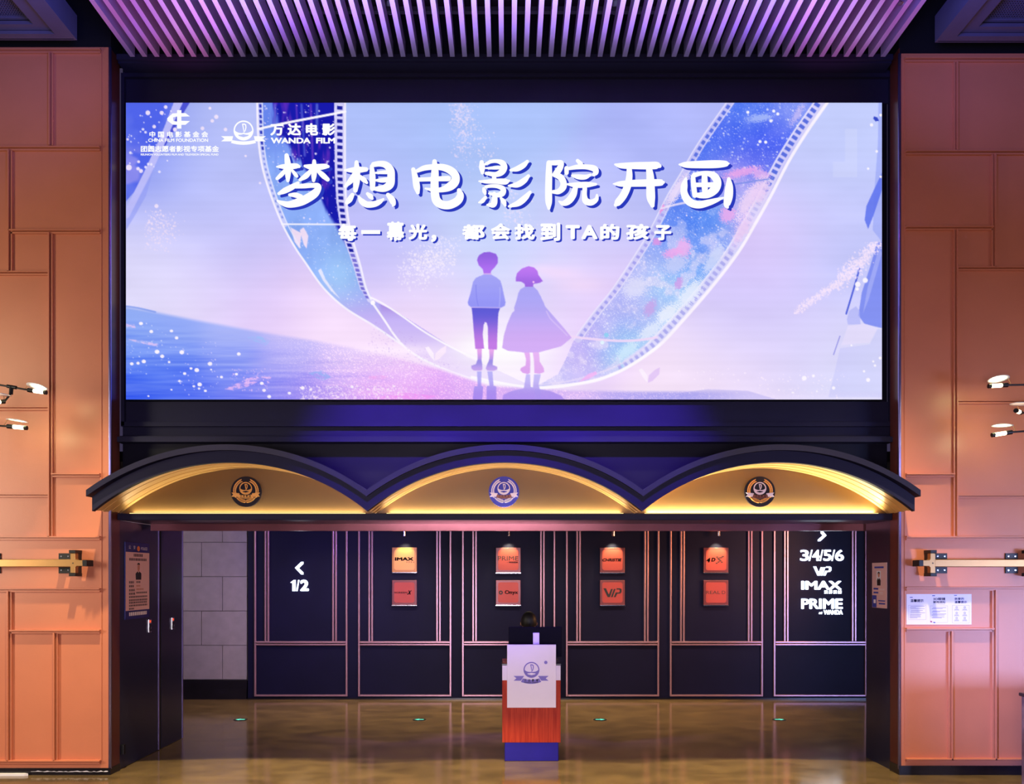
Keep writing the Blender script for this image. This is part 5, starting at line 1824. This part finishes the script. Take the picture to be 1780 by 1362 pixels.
def rail(cpx, ya, lab):
    c = wx(cpx)
    th = thing('brass_rail', lab, 'rail', (c, 0, wz(1001)), 'brass rails with black ends on the orange walls')
    u_ = 1 / K
    z0, z1 = wz(985.3), wz(972)
    zc = (z0 + z1) / 2
    hw = 90 * u_
    mb = MB()
    mb.box(c - hw + 8 * u_, c + hw - 8 * u_, -.105, -.085, z0, z1)
    mb.build('bar', 'brass', parent=th, bevel=.006)
    for s in (-1, 1):
        e = c + s * hw
        g = lambda a, b: (e + s * a * u_, zc + b * u_)
        mb = MB()
        mb.prism([g(-8.5, 17), g(0, 17), g(0, 7.5), g(2, 5.4), g(12.5, 5), g(12.5, -5), g(2, -5.4), g(0, -7.5), g(0, -17), g(-8.5, -17)], -.112, -.060)
        br = mb.build('end_bracket', 'brass', parent=th, bevel=.003)
        mb = MB()
        p = g(-4, 0)
        mb.disc(p[0], p[1], .006, -.1135, -.111, 16)
        mb.build('screw', 'ink_black', parent=br)
        for a0, a1, b0, b1 in ((-10.5, .5, 17, 22.5), (-10.5, .5, -22.5, -17), (12.5, 20, -5.4, 5.4)):
            p0, p1 = g(a0, b0), g(a1, b1)
            mb = MB()
            mb.box(p0[0], p1[0], -.118, 0.0, p0[1], p1[1])
            mb.build('end_cap', 'black_plastic', parent=th, bevel=.003)
        mb = MB()
        p0, p1 = g(-2, -17), g(6, 17)
        mb.box(p0[0], p1[0] - s * 6.5 * u_, -.060, 0.0, p0[1], p1[1])
        mb.build('bracket_core', 'black_plastic', parent=th)
        p0, p1 = (e - s * 39.5 * u_, zc + 17.4 * u_), (e - s * 17.8 * u_, zc - 17.4 * u_)
        mb = MB()
        mb.box(p0[0], p1[0], -.012, 0.0, p1[1], p0[1])
        mb.box((p0[0] + p1[0]) / 2 - .03, (p0[0] + p1[0]) / 2 + .03, -.088, -.01, zc - .02, zc + .02)
        pl = mb.build('mounting_plate', 'black_plastic', parent=th, bevel=.002)
        for dx in (-6, 6):
            for dz in (12, -12):
                mb = MB()
                mb.disc((p0[0] + p1[0]) / 2 + dx * u_, zc + dz * u_, .007, -.0145, -.0118, 14)
                mb.build('screw', 'chrome', parent=pl)


rail(52.5, 0, 'long brass rail with black end caps on the left orange wall')
rail(1696, 0, 'long brass rail with black end caps on the right orange wall')

# ------------------------------------------------------------------ branched wall lamps


def lampdisc(mb, c, r_, ax):
    mb.lathe(c, [(r_ * .25, .014), (r_ * .7, .011), (r_, .003), (r_, 0), (r_ * .7, .004), (r_ * .25, .007)], 28, ax)


def head(th, sx, py, dpx, dpy, tilt_ax, rl, arm_from, e_):
    """one lamp head: socket, glowing tube, end cap, reflector disc and wire. px coordinates at depth rl."""
    (xa_, za_), (xb_, zb_) = [(wx(a, rl), wz(b, rl)) for a, b in (sx, py)]
    yl = wy(rl)
    A, B = Vector((xa_, yl, za_)), Vector((xb_, yl, zb_))
    d = (B - A)
    mb = MB()
    mb.tube([Vector((wx(arm_from[0], rl), yl, wz(arm_from[1], rl))), A], .008, 10)
    mb.build('arm', 'black_plastic', parent=th)
    mb = MB()
    mb.tube([A, A + d * .30], .019, 14)
    mb.build('socket', 'black_plastic', parent=th)
    mb = MB()
    mb.tube([A + d * .86, B], .019, 14)
    mb.build('end_cap', 'black_plastic', parent=th)
    mb = MB()
    mb.tube([A + d * .28, A + d * .32, A + d * .84, A + d * .88], [.012, .017, .017, .012], 14)
    mb.build('bulb', 'bulb_warm', parent=th, smooth=True)
    c = Vector((wx(dpx, rl), yl, wz(dpy, rl)))
    mb = MB()
    lampdisc(mb, c, 17 / K * rl, tilt_ax)
    rd = mb.build('reflector', 'white_paint', parent=th, smooth=True)
    mb = MB()
    mb.tube([A - d * .2, c - d * .5 + Vector((0, 0, .004))], .003, 6)
    mb.build('wire', 'brass', parent=th)
    mid = A + d * .58
    point('wall_lamp_glow', (mid.x, mid.y, mid.z + .027), e_ * .22, (0.86, 0.94, 0.44), .03)


def front_head(th, px, py, dpx, dpy, rl, base, d):
    x, z = wx(px, rl), wz(py, rl)
    yl = wy(rl)
    A = Vector((wx(base[0], rl), yl, wz(base[1], rl)))
    S = Vector((x, yl - .05, z))
    mb = MB()
    mb.tube([A, S], .008, 10)
    mb.build('arm', 'black_plastic', parent=th)
    d = Vector(d)
    mb = MB()
    mb.tube([S, S + d * .3], .019, 14)
    mb.build('socket', 'black_plastic', parent=th)
    mb = MB()
    mb.tube([S + d * .86, S + d], .019, 14)
    mb.build('end_cap', 'black_plastic', parent=th)
    mb = MB()
    mb.tube([S + d * .28, S + d * .32, S + d * .84, S + d * .88], [.012, .017, .017, .012], 14)
    mb.build('bulb', 'bulb_warm', parent=th, smooth=True)
    c = Vector((wx(dpx, rl), yl - .10, wz(dpy, rl)))
    mb = MB()
    lampdisc(mb, c, 17 / K * rl, (.08, -.05, 1))
    mb.build('reflector', 'white_paint', parent=th, smooth=True)
    mb = MB()
    mb.tube([S, c + Vector((0, .05, 0))], .003, 6)
    mb.build('wire', 'brass', parent=th)


rl = .945
yl = wy(rl)
lp = thing('wall_lamp', 'black branched wall lamp with white reflector discs on the left orange wall', 'wall lamp', (wx(-78, rl), 0, wz(770, rl)), 'branched wall lamps')
mb = MB()
mb.tube([(wx(-78, rl), yl, wz(650, rl)), (wx(-78, rl), yl, wz(765, rl))], .010, 12)
mb.tube([(wx(-78, rl), yl, wz(705, rl)), (wx(-78, rl), 0, wz(705, rl))], .012, 12)
mb.build('stem', 'black_plastic', parent=lp)
mb = MB()
mb.disc(wx(-78, rl), wz(705, rl), .07, -.018, -.0005, 28)
mb.build('wall_mount', 'black_plastic', parent=lp)
head(lp, (49, 677.5), (81, 682), 65, 672.5, (.12, .20, 1), rl, (-78, 655), 15)
head(lp, (13, 740.5), (47, 743.5), 30, 731.5, (.12, -.02, 1), rl, (-78, 735), 15)
mb = MB()
mb.tube([(wx(12.5, rl), yl, wz(670.8, rl)), (wx(28.5, rl), yl, wz(673.5, rl))], .015, 12)
mb.tube([(wx(20, rl), yl, wz(672, rl)), (wx(19, rl), yl, wz(685, rl))], .016, 12)
mb.build('joint', 'black_plastic', parent=lp)
front_head(lp, 14, 700, 13, 690.5, rl, (19, 684), (-.05, -.11, -.03))

lp = thing('wall_lamp', 'black branched wall lamp with white reflector discs on the right orange wall', 'wall lamp', (wx(1868, rl), 0, wz(770, rl)), 'branched wall lamps')
mb = MB()
mb.tube([(wx(1868, rl), yl, wz(655, rl)), (wx(1868, rl), yl, wz(765, rl))], .010, 12)
mb.tube([(wx(1868, rl), yl, wz(708, rl)), (wx(1868, rl), 0, wz(708, rl))], .012, 12)
mb.build('stem', 'black_plastic', parent=lp)
mb = MB()
mb.disc(wx(1868, rl), wz(708, rl), .07, -.018, -.0005, 28)
mb.build('wall_mount', 'black_plastic', parent=lp)
head(lp, (1751.5, 668.8), (1718, 670.8), 1735.6, 659, (-.02, .20, 1), rl, (1868, 667.5), 15)
head(lp, (1758.7, 750.7), (1724, 756), 1742, 740, (.05, -.02, 1), rl, (1868, 743), 15)
front_head(lp, 1768, 719, 1761.6, 707, rl, (1868, 724), (-.10, -.09, 0))

# ------------------------------------------------------------------ posters and notices
def xleft(x, y, z): return (XL + .004 - y, x, z)


y0p, y1p = wy(693 / 668), wy(693 / 626)
zp1, zp0 = 2.118, 1.385
po_ = thing('police_poster', 'tall pink and navy police notice on the left steel door', 'poster', (XL + .004, (y0p + y1p) / 2, zp0))
mb = MB(xleft)
mb.box(y0p, y1p, -.012, 0, zp0, zp1)
mb.build('board', 'poster_blue', parent=po_, bevel=.002)
W_ = y1p - y0p
hh = zp1 - zp0
# poster crop: x 45..412 across, y 108..1310 down
q = lambda a, b: (y0p + (a - 42) / 372 * W_, zp1 - (b - 105) / 1195 * hh)
mb = MB(xleft)
a, b = q(46, 258), q(410, 1165)
mb.flat([(a[0], b[1]), (b[0], b[1]), (b[0], a[1]), (a[0], a[1])], -.0125)
mb.build('sheet', 'poster_pink', parent=po_)
mb = MB(xleft)


def row(mb, x0, x1, yy, h_, yoff, chunk=18, gap=5, seed=0):
    g_ = random.Random(seed)
    x = x0
    while x < x1:
        w_ = min(chunk * g_.uniform(.7, 1.1), x1 - x)
        a_, b_ = q(x, yy - h_ / 2), q(x + w_, yy + h_ / 2)
        mb.flat([(a_[0], b_[1]), (b_[0], b_[1]), (b_[0], a_[1]), (a_[0], a_[1])], yoff)
        x += w_ + gap


for (x0, x1, yy, h_, s) in ((165, 305, 303, 46, 1), (98, 368, 370, 40, 2), (95, 170, 727, 36, 3), (205, 268, 725, 30, 4), (95, 165, 788, 34, 5), (95, 185, 850, 36, 7), (95, 188, 905, 34, 9), (205, 375, 893, 26, 10),
                            (95, 375, 955, 28, 11), (95, 375, 1005, 30, 12), (95, 375, 1045, 30, 13), (95, 375, 1090, 28, 14), (95, 172, 1138, 26, 15)):
    mb = MB(xleft)
    row(mb, x0, x1, yy, h_, -.0130, 20, 6, s)
    mb.build('text_line', 'print_dark', parent=po_)
for (x0, x1, yy, h_, s) in ((205, 268, 785, 26, 6), (205, 320, 838, 28, 8)):
    mb = MB(xleft)
    row(mb, x0, x1, yy, h_, -.0130, 16, 5, s)
    mb.build('text_line', 'print_skin', parent=po_)
for ch, x0, x1 in (('公', 90, 122), ('安', 162, 190)):
    a, b = q(x0, 210), q(x1, 155)
    mb = MB(xleft)
    mb.text(ch, (a[0], a[1], b[0], b[1]), -.0128)
    mb.build('heading_character', 'print_white', parent=po_)
mb = MB(xleft)
a, b = q(280, 215), q(376, 170)
mb.text('POLICE', (a[0], a[1], b[0], b[1]), -.0128)
mb.build('heading_lettering', 'print_white', parent=po_)
mb = MB(xleft)
row(mb, 95, 368, 1220, 55, -.0128, 24, 7, 21)
mb.build('text_line', 'print_white', parent=po_)
mb = MB(xleft)
pts = [q(238 + 22 * math.cos(t_), 198 + 42 * math.sin(t_)) for t_ in np.linspace(0, 2 * math.pi, 20, endpoint=False)]
mb.flat(pts, -.0128)
mb.build('badge', 'print_orange', parent=po_)
mb = MB(xleft)
mb.flat([q(*p) for p in ((222, 450), (258, 450), (256, 520), (248, 555), (228, 555), (222, 520))], -.0130)
pt = mb.build('portrait', 'print_skin', parent=po_)
mb = MB(xleft)
mb.flat([q(*p) for p in ((192, 590), (226, 555), (238, 585), (250, 555), (282, 588), (280, 688), (196, 688))], -.0132)
mb.build('jacket', 'ink_black', parent=pt)
mb = MB(xleft)
mb.flat([q(*p) for p in ((220, 455), (224, 430), (240, 422), (256, 430), (260, 455), (240, 446))], -.0132)
mb.build('hair', 'ink_black', parent=pt)


def xright(x, y, z): return (XR + y, -x, z)


u0, u1 = -wy(682 / 634), -wy(682 / 659)
zq1, zq0 = wz(978, 682 / 634), wz(1055, 682 / 634)
no = thing('staff_notice', 'narrow pinkish notice with a small portrait on the dark right jamb', 'notice', (XR, -(u0 + u1) / 2, zq0))
q2 = lambda a, b: (u0 + (a - 80) / 355 * (u1 - u0), zq1 - (b - 128) / 1150 * (zq1 - zq0))
mb = MB(xright)
mb.box(u0, u1, -.006, 0, zq0, zq1)
mb.build('sheet', 'poster_pink', parent=no)


def qrect(mb, a0, b0, a1, b1, y, qq):
    p0, p1 = qq(a0, b0), qq(a1, b1)
    mb.flat([(p0[0], p1[1]), (p1[0], p1[1]), (p1[0], p0[1]), (p0[0], p0[1])], y)


mb = MB(xright)
for r_ in ((140, 225, 370, 268), (118, 772, 238, 815), (118, 872, 238, 912), (235, 1080, 405, 1110), (250, 1148, 405, 1185), (84, 962, 195, 1272)):
    mb = MB(xright)
    qrect(mb, *r_, -.0065, q2)
    mb.build('text_line' if r_[0] != 84 else 'blue_corner', 'print_blue', parent=no)
mb = MB(xright)
qrect(mb, 195, 335, 300, 705, -.0065, q2)
mb.build('photo_background', 'print_white', parent=no)
mb = MB(xright)
for k in range(6):
    qrect(mb, 245 + k * 26, 785, 255 + k * 26, 830, -.0066, q2)
qrect(mb, 270, 878, 350, 890, -.0066, q2)
qrect(mb, 275, 918, 350, 928, -.0066, q2)
mb.build('text_line', 'print_white', parent=no)
mb = MB(xright)
qrect(mb, 120, 1070, 175, 1165, -.0068, q2)
mb.build('text_line', 'print_white', parent=no)
mb = MB(xright)
mb.flat([q2(*p) for p in ((225, 420), (240, 390), (262, 390), (276, 420), (272, 480), (250, 505), (230, 480))], -.0068)
pt = mb.build('portrait', 'print_skin', parent=no)
mb = MB(xright)
mb.flat([q2(*p) for p in ((205, 580), (232, 510), (250, 560), (270, 510), (298, 580), (296, 708), (207, 708))], -.0069)
mb.flat([q2(*p) for p in ((220, 430), (226, 375), (250, 355), (274, 375), (280, 430), (262, 395), (238, 395))], -.0070)
mb.build('jacket', 'ink_black', parent=pt)

NP = lambda a, b: (wx(1572 + a / 14.83), wz(1030 + b / 14.83))
for k, (x0, x1, lab) in enumerate(((50, 574, 'first of three joined white paper notices, plain list under its blue heading'), (576, 1180, 'middle white paper notice headed 3D with blue and red glasses at its foot'), (1182, 1725, 'last of three joined white paper notices, with six round pictograms'))):
    a, b = NP(x0, 815), NP(x1, 30)
    th = thing('paper_notice', lab, 'notice', ((a[0] + b[0]) / 2, 0, a[1]), 'paper notices on the right orange wall')
    mb = MB()
    mb.box(a[0], b[0], -.004, 0, a[1], b[1])
    mb.build('sheet', 'paper_white', parent=th)
    mb = MB()
    yy = -.0042
    heads = [[('温馨提示', 148, 160, 490, 238)], [('3D眼镜', 740, 118, 1050, 192), ('使用须知', 730, 205, 1050, 268)], [('亲爱的', 1288, 118, 1530, 182), ('温馨提示', 1288, 200, 1605, 268)]][k]
    for s, p, r_, p2, r2 in heads:
        A, B = NP(p, r2), NP(p2, r_)
        mb.text(s, (A[0], A[1], B[0], B[1]), yy, .03)
    qrect(mb, *(((135, 104, 208, 124), (712, 60, 785, 82), (1275, 55, 1350, 72))[k]), yy, NP)
    mb.build('heading_lettering', 'print_blue', parent=th)
    if k == 1:
        mb = MB()
        mb.flat([NP(*p) for p in ((738, 745), (795, 752), (788, 778), (745, 775))], yy)
        mb.build('blue_lens', 'print_blue', parent=th)
    mb = MB()
    fr = ((100, 318, 555, 690), (660, 332, 1110, 768), (1228, 318, 1670, 778))[k]
    for r_ in ((fr[0], fr[1], fr[2], fr[1] + 5), (fr[0], fr[3] - 5, fr[2], fr[3]), (fr[0], fr[1], fr[0] + 5, fr[3]), (fr[2] - 5, fr[1], fr[2], fr[3])):
        qrect(mb, *r_, yy, NP)
    if k == 0:
        for i, (p, r_) in enumerate(((150, 520), (135, 295), (150, 520), (165, 470), (150, 390), (150, 530), (140, 430), (135, 410), (135, 415), (135, 330))):
            yv = (350, 378, 408, 452, 480, 512, 556, 586, 616, 642)[i]
            qrect(mb, p, yv - 6, r_, yv + 6, yy, NP)
    elif k == 1:
        for yv, p, r_ in ((380, 725, 1070), (408, 700, 980), (464, 725, 1065), (490, 700, 915), (542, 725, 1070), (570, 700, 1030), (618, 725, 1025), (644, 700, 960)):
            qrect(mb, p, yv - 7, r_, yv + 7, yy, NP)
        qrect(mb, 730, 288, 1040, 296, yy, NP)
    else:
        for i, (cx_, cy_) in enumerate(((1342, 372), (1550, 372), (1342, 518), (1550, 518), (1342, 648), (1550, 648))):
            c = NP(cx_, cy_)
            mb.ring(c[0], c[1], 20 / 14.83 / K, 30 / 14.83 / K, yy - .0002, yy, 20)
            mb.disc(c[0], c[1], 10 / 14.83 / K, yy - .0002, yy, 12)
            qrect(mb, cx_ - 52, cy_ + 42, cx_ + 52, cy_ + 56, yy, NP)
            qrect(mb, cx_ - 66, cy_ + 68, cx_ + 66, cy_ + 78, yy, NP)
    mb.build('body_print', 'print_grey', parent=th)
    if k == 1:
        mb = MB()
        mb.flat([NP(*p) for p in ((660, 715), (715, 730), (706, 758), (668, 752))], yy)
        mb.build('red_lens', 'print_magenta', parent=th)

# ------------------------------------------------------------------ floor arrows, counter, tape
for px, lab in ((418, 'lit green arrow set in the floor before the leftmost bay'), (729, 'lit green arrow set in the floor left of the desk'), (1043, 'lit green arrow set in the floor just right of the desk'), (1354.5, 'lit green arrow set in the floor before the rightmost bay')):
    r = CY and 346 / 250.5
    x, y = wx(px, r), wy(r)
    th = thing('floor_arrow', lab, 'floor light', (x, y, 0), 'green arrows set in the corridor floor')
    mb = MB()
    mb.lathe((x, y, .0005), [(.085, 0), (.085, .002), (.078, .004)], 32)
    mb.build('rim', 'black_plastic', parent=th)
    mb = MB()
    s = -1 if px < 900 else 1
    P = [(-.055, -.018), (.005, -.018), (.005, -.05), (.062, 0), (.005, .05), (.005, .018), (-.055, .018)]
    vs = [(x + s * a, y + b, .0052) for a, b in P]
    mb.add(vs, [tuple(range(7)) if s > 0 else tuple(range(6, -1, -1))])
    mb.build('arrow', 'arrow_green', parent=th)

rc = .93
xc = wx(1775.5, rc)
ct = thing('counter', 'brown marble counter end cut off at the right edge of the photo', 'counter', (xc + .5, wy(rc) - .4, 0))
zc = wz(1203, rc)
mb = MB()
mb.box(xc, xc + 1.0, wy(rc) - .7, wy(rc), 0, zc - .03)
mb.build('body', 'marble_brown', parent=ct, bevel=.004)
mb = MB()
mb.box(xc - .02, xc + 1.02, wy(rc) - .72, wy(rc) + .01, zc - .03, zc)
mb.build('worktop', 'black_stone', parent=ct, bevel=.008)

mb = MB()
z = .0005
P = [(wx(-160), -.014), (wx(-160), -.055), (wx(48), -.05), (wx(53), -.035), (wx(46), -.016)]
mb.add([(a, b, z) for a, b in P] + [(a, b, z + .02) for a, b in P], [(5, 6, 7, 8, 9), (4, 3, 2, 1, 0)] + [(i, (i + 1) % 5, 5 + (i + 1) % 5, 5 + i) for i in range(5)])
mb.build('masking_strip', 'white_paint', label='crumpled white strip on the floor along the left baseboard', cat='strip')

# broken bead of white sealant along the foot of the left baseboard
mb = MB()
g_ = random.Random(5)
xs_ = np.linspace(wx(55), wx(189), 34)
lo = [(x, .030 + g_.uniform(-.002, .002)) for x in xs_]
hi = [(x, b + g_.choice([.0015, .003, .006, .010])) for x, (q_, b) in zip(xs_, lo)]
mb.prism(lo + hi[::-1], -.0145, -.0122)
mb.build('sealant_bead', 'white_paint', label='thin broken line of white sealant along the left black baseboard', cat='sealant')
